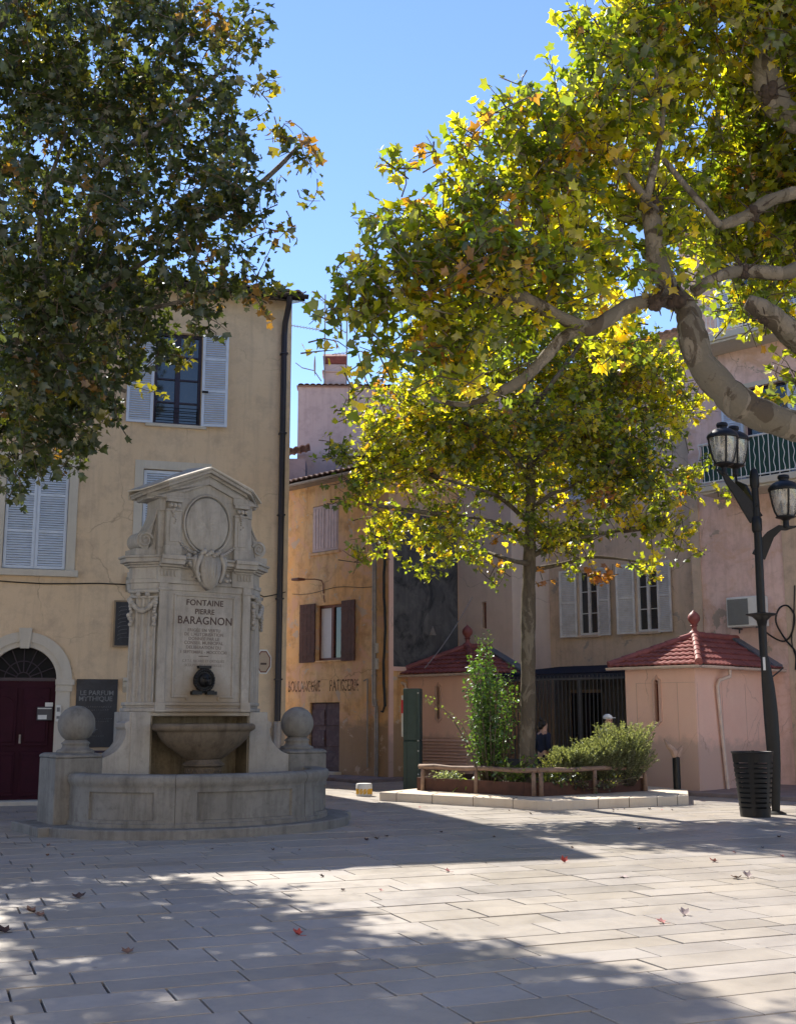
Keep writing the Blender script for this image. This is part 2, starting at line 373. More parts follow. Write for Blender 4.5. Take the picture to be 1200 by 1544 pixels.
# ================================================================= SETTING: ground
g = MB(); g.add([(-120,-60,-.03),(120,-60,-.03),(120,160,-.03),(-120,160,-.03)], [(0,1,2,3)])
g.v = [Vector((p.x, p.y, -.05)) for p in g.v]
g.build('ground', M['far_stone'], kind='structure')
g = MB(); g.add([(-16,3.0,-.03),(16,3.0,-.03),(16,40,-.03),(-16,40,-.03)], [(0,1,2,3)]); g.build('paving_bed', M['mortar'], kind='structure')
def build_paving():
    rnd = random.Random(7); ang = R(21.9); c, s_ = math.cos(ang), math.sin(ang)
    vs, fs, cols = [], [], []
    y = -6.0
    while y < 36:
        h = rnd.choice([.33,.36,.39,.43,.47]); x = -20 + rnd.random()
        while x < 24:
            L = rnd.uniform(.5, 1.2)
            X = (x+L/2)*c - (y+h/2)*s_; Y = (x+L/2)*s_ + (y+h/2)*c
            if 3.2 < Y < 33 and abs(X) < .38*Y + 3.5 and (X + Y) < 34.5:
                j = .006 + rnd.random()*.004; bz = rnd.uniform(-.0025,.0025)
                n = len(vs); t = [rnd.uniform(-.0015,.0015) for _ in range(4)]
                cr = [(x+j,y+j),(x+L-j,y+j),(x+L-j,y+h-j),(x+j,y+h-j)]
                e = .0016
                ci = [(x+j+e,y+j+e),(x+L-j-e,y+j+e),(x+L-j-e,y+h-j-e),(x+j+e,y+h-j-e)]
                for k,(a,b) in enumerate(cr): vs.append((a*c-b*s_, a*s_+b*c, -.026))
                for k,(a,b) in enumerate(cr): vs.append((a*c-b*s_, a*s_+b*c, -.003+bz+t[k]))
                for k,(a,b) in enumerate(ci): vs.append((a*c-b*s_, a*s_+b*c, bz+t[k]))
                for k in range(4):
                    q = (k+1)%4; fs.append((n+k,n+q,n+4+q,n+4+k)); fs.append((n+4+k,n+4+q,n+8+q,n+8+k))
                fs.append((n+8,n+9,n+10,n+11))
                v = rnd.gauss(.335,.018); wv = rnd.uniform(-.012,.02)
                if rnd.random() < .07: v *= .86
                cols += [(v*1.06, v*.965-wv*.3, v*.86-wv, 1)]*12
            x += L
        y += h
    me = bpy.data.meshes.new('paving'); me.from_pydata(vs, [], fs); me.materials.append(M['paving'])
    at_ = me.color_attributes.new('slab_tint', 'FLOAT_COLOR', 'POINT'); at_.data.foreach_set('color', np.array(cols, dtype=np.float32).ravel())
    o = bpy.data.objects.new('paving', me); COL.objects.link(o); tag(o, kind='structure')
build_paving()

# ---- the 45 degree grid that the rear houses and pavilions share: x right and nearer, y back
KC = Vector((6.17, 24.34, 0)); KR = R(-45)
def Kw(x, y, z=0): r = math.sqrt(.5); return Vector((KC.x + r*x + r*y, KC.y - r*x + r*y, z))
pv = MB(); pv.prism([(-16,-1.75),(-9.2,-1.75),(-8.0,-2.1),(-8.0,-.6),(-6.0,-.55),(-5.6,-.3),(9,-.3),(9,4.2),(-16,4.2)], -.03, .09)
o = pv.build('pavement', M['asphalt'], bevel=.015, kind='structure'); o.location = KC; o.rotation_euler = (0,0,KR)

# ================================================================= architecture helpers
def wall_mb(mb, x0, x1, z0, z1, holes, reveal=.22, y=0.0, thick=.35, sides=True):
    xs = sorted({x0, x1, *[h[0] for h in holes], *[h[1] for h in holes]}); zs = sorted({z0, z1, *[h[2] for h in holes], *[h[3] for h in holes]})
    for i in range(len(xs)-1):
        for j in range(len(zs)-1):
            a, b, c, d_ = xs[i], xs[i+1], zs[j], zs[j+1]; mx, mz = (a+b)/2, (c+d_)/2
            if any(h[0] < mx < h[1] and h[2] < mz < h[3] for h in holes): continue
            mb.add([(a,y,c),(b,y,c),(b,y,d_),(a,y,d_)], [(0,1,2,3)])
    for h in holes:
        a, b, c, d_ = h[:4]; e = y + reveal
        mb.add([(a,y,c),(b,y,c),(b,y,d_),(a,y,d_),(a,e,c),(b,e,c),(b,e,d_),(a,e,d_)], [(0,1,5,4),(1,2,6,5),(2,3,7,6),(3,0,4,7)])
    return mb
def shutter(parent, x, z, wd, ht, mat, hinge=None, ang=0, louvres=(2,), name='shutter', slat=.045, y=-.03, planks=0):
    """one leaf; x = left edge, z = bottom; local to the wall face"""
    m = MB(); t = .035; st = .055
    if planks:
        for k in range(planks):
            a = x + wd*k/planks; m.box(a+.004, a+wd/planks-.004, y-t, y, z, z+ht)
        for q in (.14, .5, .86): m.box(x+.01, x+wd-.01, y-t-.012, y-t, z+ht*q-.035, z+ht*q+.035)
    else:
        m.box(x, x+st, y-t, y, z, z+ht); m.box(x+wd-st, x+wd, y-t, y, z, z+ht)
        n = louvres[0]; edges = louvres[1] if len(louvres) > 1 else [k/n for k in range(n+1)]
        for q in range(n):
            z0 = z + ht*edges[q]; z1 = z + ht*edges[q+1]
            m.box(x+st, x+wd-st, y-t, y, z0, z0+.055)
            if q == n-1: m.box(x+st, x+wd-st, y-t, y, z1-.06, z1)
            a = z0 + .06; top = z1 - (.065 if q == n-1 else .005)
            k = max(1, int((top-a)/slat)); stp = (top-a)/k
            for i in range(k):
                zz = a + i*stp
                m.add([(x+st,y-t+.004,zz+.004),(x+wd-st,y-t+.004,zz+.004),(x+wd-st,y-.008,zz+stp*.78),(x+st,y-.008,zz+stp*.78),
                       (x+st,y-t+.004,zz+.014),(x+wd-st,y-t+.004,zz+.014),(x+wd-st,y-.008,zz+stp*.78+.01),(x+st,y-.008,zz+stp*.78+.01)],
                      [(0,1,2,3),(4,5,6,7),(0,1,5,4),(2,3,7,6)])
    if ang:
        T = Matrix.Translation((hinge,y,0)) @ Matrix.Rotation(ang, 4, 'Z') @ Matrix.Translation((-hinge,-y,0))
        m.v = [T @ p for p in m.v]
    return m.build(name, mat, parent)
def window(parent, x0, x1, z0, z1, fmat, y=.16, cols=2, rows=3, fr=.05, bar=.022, mid=.07, sill=None, sill_mat=None, surround=None, smat=None):
    m = MB()
    m.box(x0, x0+fr, y-.04, y+.02, z0, z1); m.box(x1-fr, x1, y-.04, y+.02, z0, z1)
    m.box(x0+fr, x1-fr, y-.04, y+.02, z0, z0+fr); m.box(x0+fr, x1-fr, y-.04, y+.02, z1-fr, z1)
    ww = (x1-x0)/cols
    for c in range(1, cols): m.box(x0+ww*c-mid/2, x0+ww*c+mid/2, y-.045, y+.015, z0+fr, z1-fr)
    for c in range(cols):
        a = x0 + ww*c + (fr if c == 0 else mid/2); b = x0 + ww*(c+1) - (fr if c == cols-1 else mid/2)
        for r in range(1, rows):
            zz = z0 + (z1-z0)*r/rows; m.box(a, b, y-.03, y+.01, zz-bar/2, zz+bar/2)
    wn = m.build('window', fmat, parent)
    p = MB(); p.add([(x0+.01,y+.005,z0+.01),(x1-.01,y+.005,z0+.01),(x1-.01,y+.005,z1-.01),(x0+.01,y+.005,z1-.01)], [(0,1,2,3)])
    p.build('pane', M['glass'], wn, fix=False)
    if sill: 
        b = MB().box(sill[0], sill[1], -sill[2], y-.05, z0-sill[3], z0-.002); b.build('sill', sill_mat, wn, bevel=.008)
    if surround:
        sw = surround; b = MB()
        b.box(x0-sw, x0, -.022, .0, z0, z1+sw); b.box(x1, x1+sw, -.022, .0, z0, z1+sw); b.box(x0, x1, -.0215, .0, z1, z1+sw)
        b.build('surround', smat, wn, bevel=.004)
    return wn
def tiles(mb, A, B, Cc, Dd, roll=.2, amp=.035, rows=None, step=.03, course=.35, sub=6):
    """corrugated roof slope: eave A->B, upper edge D->C (C above B). Barrel rolls run up the slope."""
    A, B, Cc, Dd = map(Vector, (A, B, Cc, Dd)); n = (B-A).cross(Dd-A); 
    if n.length < 1e-6: n = (B-A).cross(Cc-A)
    n.normalize()
    if n.z < 0: n = -n
    ex = (B-A).normalized(); L = (B-A).length; up = n.cross(ex); 
    if up.z < 0: up = -up
    H = max((Dd-A).dot(up), (Cc-A).dot(up)); rows = rows or max(1, round(H/course))
    cd, cc = (Dd-A).dot(ex), (Cc-A).dot(ex)
    for r in range(rows):
        h0, h1 = H*r/rows, H*(r+1)/rows + .02
        for i_ in range(int(L/roll*sub)):
            a, b = i_*roll/sub, (i_+1)*roll/sub
            def lim(h): return cd*min(h/H,1), L + (cc-L)*min(h/H,1)
            l0, r0 = lim(h0); l1, r1 = lim(h1)
            ca = [min(max(a,l0),r0), min(max(b,l0),r0), min(max(b,l1),r1), min(max(a,l1),r1)]
            if ca[1]-ca[0] < 1e-4 and ca[2]-ca[3] < 1e-4: continue
            hh = [h0,h0,h1,h1]; el = [step,step,.0,.0]
            q = []
            for k in range(4):
                ph = ca[k]/roll*2*math.pi
                q.append(A + ex*ca[k] + up*hh[k] + n*(el[k] + amp*abs(math.cos(ph/2))))
            mb.add(q, [(0,1,2,3)])
            mb.add([q[0], q[1], q[1]-n*.035, q[0]-n*.035], [(0,1,2,3)])
    return mb
def gutter(mb, p0, p1, r=.06):
    p0, p1 = Vector(p0), Vector(p1); ex = (p1-p0).normalized(); out = Vector((ex.y,-ex.x,0))
    pr = [(math.cos(a)*r, -abs(math.sin(a))*r if 0 < a < math.pi else 0) for a in [math.pi*k/8 for k in range(9)]]
    pr = pr + [(x*.85, z*.85+.002) for x, z in reversed(pr)]
    return mb.loft([[p + out*x + Vector((0,0,z)) for x, z in pr] for p in (p0, p1)])

# unseen houses added behind the viewer to bounce warm light onto the shaded facades
fh = thing('bounce_house_row', (-22, -9, 0), 0, 'long unseen row of cream houses added behind the viewer to bounce warm light', 'house')
m = MB(); hs = [(2.0+3.4*k, 3.1+3.4*k, z, z+1.9) for k in range(13) for z in (.9,4.3,7.7)]
wall_mb(m, 0, 46, -.04, 13.5, hs, y=0, reveal=-.25)
m.build('wall', M['pale_cream'], fh, fix=False)
for a,b,c,d_ in hs: MB().box(a,b,-.32,-.26,c,d_).build('window', M['glass'], fh)
m = MB(); m.box(-.3,46.3,-9,.5,13.5,13.8); m.build('roof', M['tile_clay'], fh)

# ================================================================= LEFT: ochre house
LR = R(90-73.7)
T0 = ground(50,1213)
left = thing('ochre_house', T0, LR, 'three storey ochre plastered house with pale blue shutters behind the stone fountain', 'house')
XR = 4.68; ZE = 10.2; DCx = -.30
holes = [(1.90,2.84,7.37,9.30),(-.64,.2,7.37,9.30),(-.80,.36,4.35,6.43),(1.76,2.92,4.35,6.43),(-.90,.30,0,3.0)]
m = MB(); wall_mb(m, -6.0, XR, -.05, ZE, holes)
# arch head above the door: fill the rectangle outside the arch
cz, rr = 2.28, .60
N = 20
for k in range(N):
    a0, a1 = math.pi*k/N, math.pi*(k+1)/N
    p0 = (DCx+rr*math.cos(a0), cz+rr*math.sin(a0)); p1 = (DCx+rr*math.cos(a1), cz+rr*math.sin(a1))
    m.add([(p0[0],0,p0[1]),(p1[0],0,p1[1]),(p1[0],0,3.0),(p0[0],0,3.0)], [(0,1,2,3)])
    m.add([(p0[0],0,p0[1]),(p1[0],0,p1[1]),(p1[0],.22,p1[1]),(p0[0],.22,p0[1])], [(0,1,2,3)])
m.add([(XR,0,-.05),(XR,8.2,-.05),(XR,8.2,ZE),(XR,4.1,ZE+1.3),(XR,0,ZE)], [(0,1,2,3,4)])
m.add([(-6,0,-.05),(-6,8.2,-.05),(-6,8.2,ZE),(-6,4.1,ZE+1.3),(-6,0,ZE)], [(0,1,2,3,4)])
m.add([(-6,8.2,-.05),(XR,8.2,-.05),(XR,8.2,ZE),(-6,8.2,ZE)], [(0,1,2,3)])
m.build('wall', M['house_ochre'], left)
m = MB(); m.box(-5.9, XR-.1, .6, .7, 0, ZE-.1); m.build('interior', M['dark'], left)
m = MB(); tiles(m, (-6.2,-.38,ZE+.02),(XR+.22,-.38,ZE+.02),(XR+.22,4.1,ZE+1.45),(-6.2,4.1,ZE+1.45), roll=.21, amp=.06, step=.05)
tiles(m, (XR+.22,8.5,ZE+.02),(-6.2,8.5,ZE+.02),(-6.2,4.1,ZE+1.45),(XR+.22,4.1,ZE+1.45), roll=.21, amp=.06, sub=4)
rf = m.build('roof', M['tile_clay'], left, fix=False)
m = MB(); m.prism([(-.36,ZE-.1),(-.36,ZE-.02),(4.1,ZE+1.40),(8.45,ZE-.02),(8.45,ZE-.1),(4.1,ZE+1.30)], -6.15, XR+.2, 'x'); m.build('eave_board', M['gutter_dark'], left)
m = MB(); gutter(m, (-6.2,-.44,ZE+.0),(XR+.25,-.44,ZE+.0), .075)
m.tube([(XR-.14,-.44,ZE-.05),(XR-.14,-.40,ZE-.22),(XR-.16,-.11,ZE-.52),(XR-.17,-.09,ZE-.8),(XR-.17,-.09,1.5)], .062, 12)
for zz in (2.3,3.9,5.6,7.3,9.0): m.box(XR-.245, XR-.095, -.165, .0, zz, zz+.03)
m.build('drainpipe', M['gutter_dark'], left, smooth=True)
m = MB(); m.tube([(XR-.17,-.09,1.49),(XR-.17,-.09,.05)], .085, 12); m.build('drainpipe_shoe', M['zinc'], left, smooth=True)
# windows
for (x0,x1) in ((1.90,2.84),(-.64,.2)):
    wn = window(left, x0, x1, 7.37, 9.30, M['navy_frame'], y=.15, rows=4, fr=.06, mid=.10, bar=.03, sill=(x0-.15,x1+.12,.06,.07), sill_mat=M['stone_trim'])
    shutter(wn, x0-.53, 7.36, .52, 1.92, M['white_paint'], louvres=(3,[0,.37,.72,1]), y=-.02)
    shutter(wn, x1+.01, 7.36, .52, 1.92, M['white_paint'], hinge=x1+.01, ang=R(-8), louvres=(3,[0,.37,.72,1]), y=-.02)
    b = MB()
    for zz in (7.52,7.62,7.72): b.tube([(x0+.03,.03,zz),(x1-.03,.03,zz)], .009, 6)
    for q in (x0+.05, x1-.05): b.tube([(q,.03,7.44),(q,.03,7.74)], .008, 6)
    b.box(x0-.07,x0-.01,-.075,-.055,8.05,8.09); b.box(x1+.01,x1+.13,-.10,-.06,8.05,8.09)
    b.build('guard_rail', M['black_metal'], wn)
for (x0,x1) in ((-.80,.36),(1.76,2.92)):
    wn = window(left, x0, x1, 4.35, 6.43, M['white_paint'], y=.15, sill=(x0-.24,x1+.24,.09,.13), sill_mat=M['stone_trim'], surround=.17, smat=M['stone_trim'])
    mid = (x0+x1)/2
    for a in (x0+.012, mid+.004): shutter(wn, a, 4.37, (x1-x0)/2-.016, 2.04, M['white_paint'], louvres=(3,[0,.34,.69,1]), y=.055)
# arched doorway
m = MB()
def arc_ring(mb, r0, r1, y0, y1, a0, a1, n=24):
    for k in range(n):
        b0, b1 = a0+(a1-a0)*k/n, a0+(a1-a0)*(k+1)/n
        P = lambda r,a,y: (DCx+r*math.cos(a), y, cz+r*math.sin(a))
        mb.add([P(r0,b0,y0),P(r1,b0,y0),P(r1,b1,y0),P(r0,b1,y0),P(r0,b0,y1),P(r1,b0,y1),P(r1,b1,y1),P(r0,b1,y1)], [(0,1,2,3),(1,5,6,2),(0,4,7,3)])
arc_ring(m, .60, .70, -.03, .1, 0, math.pi); arc_ring(m, .70, .88, -.055, .0, 0, math.pi)
m.add([(DCx-.08,-.09,cz+.57),(DCx+.08,-.09,cz+.57),(DCx+.12,-.09,cz+.95),(DCx-.12,-.09,cz+.95),(DCx-.08,0,cz+.57),(DCx+.08,0,cz+.57),(DCx+.12,0,cz+.95),(DCx-.12,0,cz+.95)], [(0,1,2,3),(0,4,5,1),(1,5,6,2),(2,6,7,3),(3,7,4,0)])
for sgn in (-1, 1):
    c_ = DCx + sgn*.60
    lo, hi = sorted((c_, c_+sgn*.26)); m.box(lo, hi, -.05, .08, .0, 2.06)
    lo, hi = sorted((c_-sgn*.015, c_+sgn*.33)); m.box(lo, hi, -.10, .0801, 2.18, 2.277)
    lo, hi = sorted((c_-sgn*.008, c_+sgn*.295)); m.box(lo, hi, -.075, .0802, 2.06, 2.18)
m.build('door_surround', M['stone_trim'], left, smooth=30)
m = MB(); m.box(-.94,.34,.1,.16,.04,2.26)
for q in (-.86,-.28): m.box(q, q+.54-.06, .072, .1, .14, .95); m.box(q+.03, q+.45, .06, .072, .2, .89)
for q in (-.86,-.28):
    m.box(q, q+.48, .072, .1, 1.05, 2.12)
    n_ = 14; pts = [(q+.05,1.12),(q+.43,1.12),(q+.43,1.8)] + [(q+.24+.19*math.cos(math.pi*k/n_), 1.8+.16*math.sin(math.pi*k/n_)) for k in range(1,n_)] + [(q+.05,1.8)]
    m.prism(pts, .055, .072, 'y')
dr = m.build('door', M['maroon'], left, bevel=.01)
m = MB(); m.tube([(-.30,.02,1.12),(-.30,.02,1.24)], .014, 8); m.box(-.32,-.28,.03,.06,1.1,1.26); m.build('handle', M['zinc'], dr)
m = MB()
for k in range(24):
    a0, a1 = math.pi*k/24, math.pi*(k+1)/24
    m.add([(DCx,.15,cz),(DCx+.6*math.cos(a0),.15,cz+.6*math.sin(a0)),(DCx+.6*math.cos(a1),.15,cz+.6*math.sin(a1))], [(0,1,2)])
fl = m.build('fanlight', M['dark'], left)
m = MB(); m.box(-.9,.3,.08,.15,cz-.03,cz+.03)
for k in range(1,8): a = math.pi*k/8; m.tube([(DCx+.12*math.cos(a),.12,cz+.12*math.sin(a)),(DCx+.6*math.cos(a),.12,cz+.6*math.sin(a))], .010, 6)
for r_ in (.13,.34): m.tube([(DCx+r_*math.cos(math.pi*k/16),.12,cz+r_*math.sin(math.pi*k/16)) for k in range(17)], .010, 6)
m.build('grille', M['navy_frame'], fl)
m = MB(); m.box(-1.1,.52,-.32,.1,-.04,.075); m.build('doorstep', M['stone_trim'], left, bevel=.012)
# consoles, cable
m = MB()
for (s_, z_) in ((1.50,4.02),(1.52,2.1)):
    m.prism([(0,z_+.22),(-.16,z_+.22),(-.16,z_+.16),(-.12,z_+.14),(-.09,z_+.05),(-.03,z_-.02),(0,z_-.06)], s_, s_+.16, 'x'); m.build('stone_bracket', M['stone_trim'], left, bevel=.006)
m = MB(); m.tube([(-5.5+.5*k, -.025, 4.10 - .02*math.sin(k*1.3)) for k in range(20)], .012, 6)
m.tube([(4.05,-.02,4.02),(4.2,-.03,3.95),(4.35,-.03,3.98),(4.64,-.03,4.06)], .010, 6)
m.build('cable', M['black_metal'], left)
def on_left(x, y, z): return left.matrix_basis @ Vector((x, y, z))
LM = Matrix.Translation(T0) @ Matrix.Rotation(LR, 4, 'Z')
def lw(x, y, z): return LM @ Vector((x, y, z))
# boards on the wall
b1 = thing('chalkboard', lw(1.05,-.0,1.02), LR, 'tall slate chalkboard with chalk lettering hung between the arched door and the fountain', 'chalkboard')
m = MB(); m.box(-.38,.38,-.035,-.001,0,1.27); m.build('board', M['slate'], b1, bevel=.004)
text('LE PARFUM', .125, 'lettering', M['chalk'], b1, (.0,-.038,.97), bold=.002); text('MYTHIQUE', .125, 'lettering', M['chalk'], b1, (-.02,-.038,.86), bold=.002)
m = MB(); rn = random.Random(3)
for z_, n_, a in ((.74,15,-.32),(.68,12,-.25),(.52,15,-.3),(.47,11,-.2),(.2,8,-.15)):
    for k in range(n_):
        x_ = a + k*.041; h_ = rn.uniform(.012,.03); m.tube([(x_,-.037,z_),(x_+.01,-.037,z_+h_),(x_+.022,-.037,z_+rn.uniform(-.004,.01))], .0028, 4)
for k in range(10):
    a = rn.uniform(0, 6.28); r_ = rn.uniform(.04,.12); m.tube([(0,-.037,.33),(r_*math.cos(a),-.037,.33+r_*.7*math.sin(a))], .0028, 4)
m.build('chalk_drawing', M['chalk'], b1)
m = MB(); m.box(-.36,.36,-.05,-.001,-.10,-.06); m.box(-.38,.38,-.035,-.001,-.34,-.12); m.build('lower_ledge', M['navy_frame'], b1)
b2 = thing('chalkboard', lw(1.31,-.0,2.9), LR, 'black framed menu board half hidden behind the left edge of the fountain column', 'chalkboard')
m = MB(); m.box(.02,.70,-.05,-.001,.03,.87); m.build('board', M['slate'], b2)
m = MB(); m.box(-.01,.02,-.06,-.001,0,.9); m.box(.70,.73,-.06,-.001,0,.9); m.box(.02,.70,-.06,-.001,0,.03); m.box(.02,.70,-.06,-.001,.87,.9); m.build('frame', M['gold_frame'], b2)
m = MB()
for k in range(9): 
    zz = .15+.075*k; m.tube([(.06+rn.uniform(0,.03),-.053,zz),(.12,-.053,zz+.03),(.2+rn.uniform(0,.2),-.053,zz+.05)], .003, 4)
m.build('chalk_drawing', M['chalk'], b2)
ic = thing('intercom', lw(.36,-.055,1.50), LR, 'pale intercom box on the right jamb of the arched maroon door', 'intercom')
m = MB(); m.box(-.045,.05,-.045,0,0,.3); m.build('casing', M['white_plain'], ic, bevel=.006); m = MB(); m.box(-.025,.03,-.05,-.046,.05,.1); m.box(-.025,.03,-.05,-.046,.18,.26); m.build('button_panel', M['ac_grille'], ic)
mbx = thing('letter_box', lw(.02,.055,1.52), LR, 'small grey letter box with white card fixed on the maroon door', 'letter box')
m = MB(); m.box(-.04,.24,-.05,.0,.0,.25); m.build('box', M['gate_grey'], mbx, bevel=.005)
m = MB(); m.box(-.02,.14,-.056,-.051,.02,.10); m.box(-.03,.22,-.056,-.051,.21,.23); m.build('name_card', M['white_plain'], mbx)
m = MB(); m.box(.10,.24,-.04,.0,.255,.33); m.build('white_card', M['white_plain'], mbx)
sg = thing('wall_sign', lw(4.22,-.0,2.66), LR, 'small eight sided sign with red outline on the ochre wall beside the dark drainpipe', 'sign')
oc = [(.17*math.cos(a)*(1 if True else 0), .26*math.sin(a)) for a in [math.pi/8+math.pi/4*k for k in range(8)]]
m = MB(); m.prism(oc, -.02, -.001, 'y'); m.build('plate', M['white_plain'], sg)
m = MB(); m.prism([(x*.86,z*.88) for x,z in oc], -.023, -.0205, 'y'); m.build('border', M['red_brown'], sg)
m = MB(); m.prism([(x*.72,z*.78) for x,z in oc], -.027, -.0235, 'y'); m.build('face', M['house_ochre'], sg)
m = MB(); m.box(-.06,.06,-.031,-.0275,-.06,-.02); m.build('bar', M['letters'], sg)

# ================================================================= FOUNTAIN  (x along its front, y back, z up)
FR = R(90-56.1)
ft = thing('stone_fountain', (-2.94, 17.65, 0), FR, 'grey carved limestone wall fountain with pediment, inscription, bowl and curved basin', 'fountain')
SF, SB = M['stone_f'], M['stone_basin']
def half_ellipse(a, b, y0, n=40, a0=math.pi, a1=2*math.pi):
    return [(a*math.cos(a0+(a1-a0)*k/n), y0 + b*math.sin(a0+(a1-a0)*k/n)) for k in range(n+1)]
# step
m = MB(); m.prism(half_ellipse(2.34, 1.80, -.02) , -.03, .125, 'z')
m.box(-2.46, 2.46, -.0, .98, -.03, .1255)
m.box(-2.46, -2.2, -.30, .001, -.03, .1252); m.box(2.2, 2.46, -.30, .001, -.03, .1252)
m.build('step', SB, ft, bevel=.018, seg=2, smooth=35)
# curved basin wall, with three recessed panels
A_, B_ = 1.96, 1.56
def bpt(th, z, off): return ((A_+off)*math.cos(th), -.02 + (B_+off)*math.sin(th), z)
pans = [(math.pi*1.105, math.pi*1.285), (math.pi*1.385, math.pi*1.625), (math.pi*1.725, math.pi*1.90)]
ths = sorted({math.pi + math.pi*k/72 for k in range(73)} | {q for p in pans for q in p} | {q+s_*.004 for p in pans for q in p for s_ in (-1,1)})
prof = [(.10,.02),(.175,.02),(.185,.0),(.215,.0),(.219,.0),(.223,.0),(.585,.0),(.589,.0),(.593,.0),(.64,.0),(.665,.012),(.70,.035),(.745,.045),(.785,.035),(.812,.008),(.82,-.03),(.82,-.18),(.80,-.215),(.5,-.215)]
rings = []
for z, off in prof:
    ring = []
    for th in ths:
        o_ = off
        if .2195 <= z <= .5885 and any(p[0]-.0005 <= th <= p[1]+.0005 for p in pans): o_ -= .035
        ring.append(bpt(th, z, o_))
    rings.append(ring)
m = MB(); m.loft(rings, closed=False, caps=False)
for thj in (math.pi*1.335, math.pi*1.675): 
    pass
m.build('basin_wall', SB, ft, smooth=30, fix=False)
for thj in (math.pi*1.335, math.pi*1.675):
    m = MB(); m.tube([bpt(thj, z, off+.0005) for z, off in prof[:17]], .003, 4); m.build('joint', M['knot'], ft)
m = MB(); m.prism(half_ellipse(A_-.21, B_-.21, -.02), .56, .60, 'z'); m.build('water', M['water'], ft)
# plinth blocks with stone balls
for s_ in (-1, 1):
    m = MB(); lo, hi = sorted((s_*1.50, s_*2.17)); m.box(lo, hi, .0, .74, .1, 1.02)
    lo, hi = sorted((s_*1.50, s_*2.18)); 
    m.loft([[(lo,-.01,1.02),(hi,-.01,1.02),(hi,.75,1.02),(lo,.75,1.02)],[(lo,-.01,1.055),(hi,-.01,1.055),(hi,.75,1.055),(lo,.75,1.055)],[(lo+.04,.05,1.085),(hi-.04,.05,1.085),(hi-.04,.68,1.085),(lo+.04,.68,1.085)]])
    m.build('pedestal_block', SB, ft, bevel=.016, seg=2, smooth=35)
    cx = s_*1.80
    m = MB(); m.lathe([(.0,1.07),(.255,1.07),(.27,1.10),(.255,1.125),(.205,1.14),(.185,1.17),(.185,1.20),(.205,1.215),(.19,1.235),(.165,1.25),(.15,1.27)] , 32, (cx,.30,0))
    prof_b = [(.262*math.sin(a), 1.485 - .262*math.cos(a)) for a in [R(34)+ (math.pi-R(34))*k/20 for k in range(21)]]
    m.lathe(prof_b[:-1] + [(.002, 1.747)], 40, (cx,.30,0))
    m.build('stone_ball', SB, ft, smooth='all')
# swept buttresses
for s_ in (-1, 1):
    pts = [(.80,.13),(1.64,.13),(1.64,1.0)]
    for k in range(1, 13):
        a = math.pi/2*k/12; pts.append((1.62 - .46*math.sin(a), 1.0 + .40*(1-math.cos(a))))
    pts += [(1.19,1.44),(1.19,1.50),(1.12,1.53),(1.12,1.66),(.80,1.66)]
    m = MB(); m.prism([(s_*x, z) for x, z in pts], .015, .42, 'y'); m.build('buttress', SF, ft, bevel=.01, seg=2, smooth=30)
# core: octagonal plan body
def plan(fx, cx_, c1, back, f=0.0, o=0.0):
    """front half width fx, corner half width cx_ reached at y=c1, mirrored behind"""
    k = o*.414
    return [(-fx-k, f-o), (fx+k, f-o), (cx_+o, c1-k), (cx_+o, back-c1+k), (fx+k, back+o), (-fx-k, back+o), (-cx_-o, back-c1+k), (-cx_-o, c1-k)]
def stack(mb, levels, base): 
    """levels: (z0,z1,offset) boxes following the plan"""
    for z0, z1, o in levels: mb.prism(plan(*base, o=o), z0, z1, 'z')
BASE = (.77, 1.06, .29, .72)
m = MB()
# lower part is opened by the niche behind the bowl
nx, nz = .80, 1.60
m.box(-1.10, -nx, .0, .70, .12, nz+.06); m.box(nx, 1.10, .0, .70, .12, nz+.06)
m.box(-nx, nx, .42, .70, .12, nz); m.box(-nx, nx, .002, .70, nz, nz+.06)
m.build('plinth', SF, ft, bevel=.008)
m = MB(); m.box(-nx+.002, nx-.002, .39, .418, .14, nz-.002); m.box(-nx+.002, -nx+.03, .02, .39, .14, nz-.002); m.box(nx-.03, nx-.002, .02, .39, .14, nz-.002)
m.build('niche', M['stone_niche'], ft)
m = MB(); stack(m, [(1.66,1.715,.055),(1.715,1.75,.02),(1.75,1.80,.04)], BASE); m.build('base_moulding', SF, ft, bevel=.012, seg=2, smooth=35)
m = MB(); m.prism(plan(*BASE, o=-.03), 1.80, 3.46, 'z'); 
m.box(-.62,.62,-.004,.3,1.80,3.50)
m.build('body', SF, ft, bevel=.006)
for s_ in (-1, 1):   # flat strips flanking the inscription field
    m = MB(); lo, hi = sorted((s_*.62, s_*.755)); m.box(lo, hi, -.045, .2, 1.66, 3.62); lo, hi = sorted((s_*.61, s_*.775)); m.box(lo, hi, -.07, .2, 1.66, 1.80)
    m.box(lo, hi, -.06, .2, 3.45, 3.49)
    m.build('pilaster_strip', SF, ft, bevel=.006)
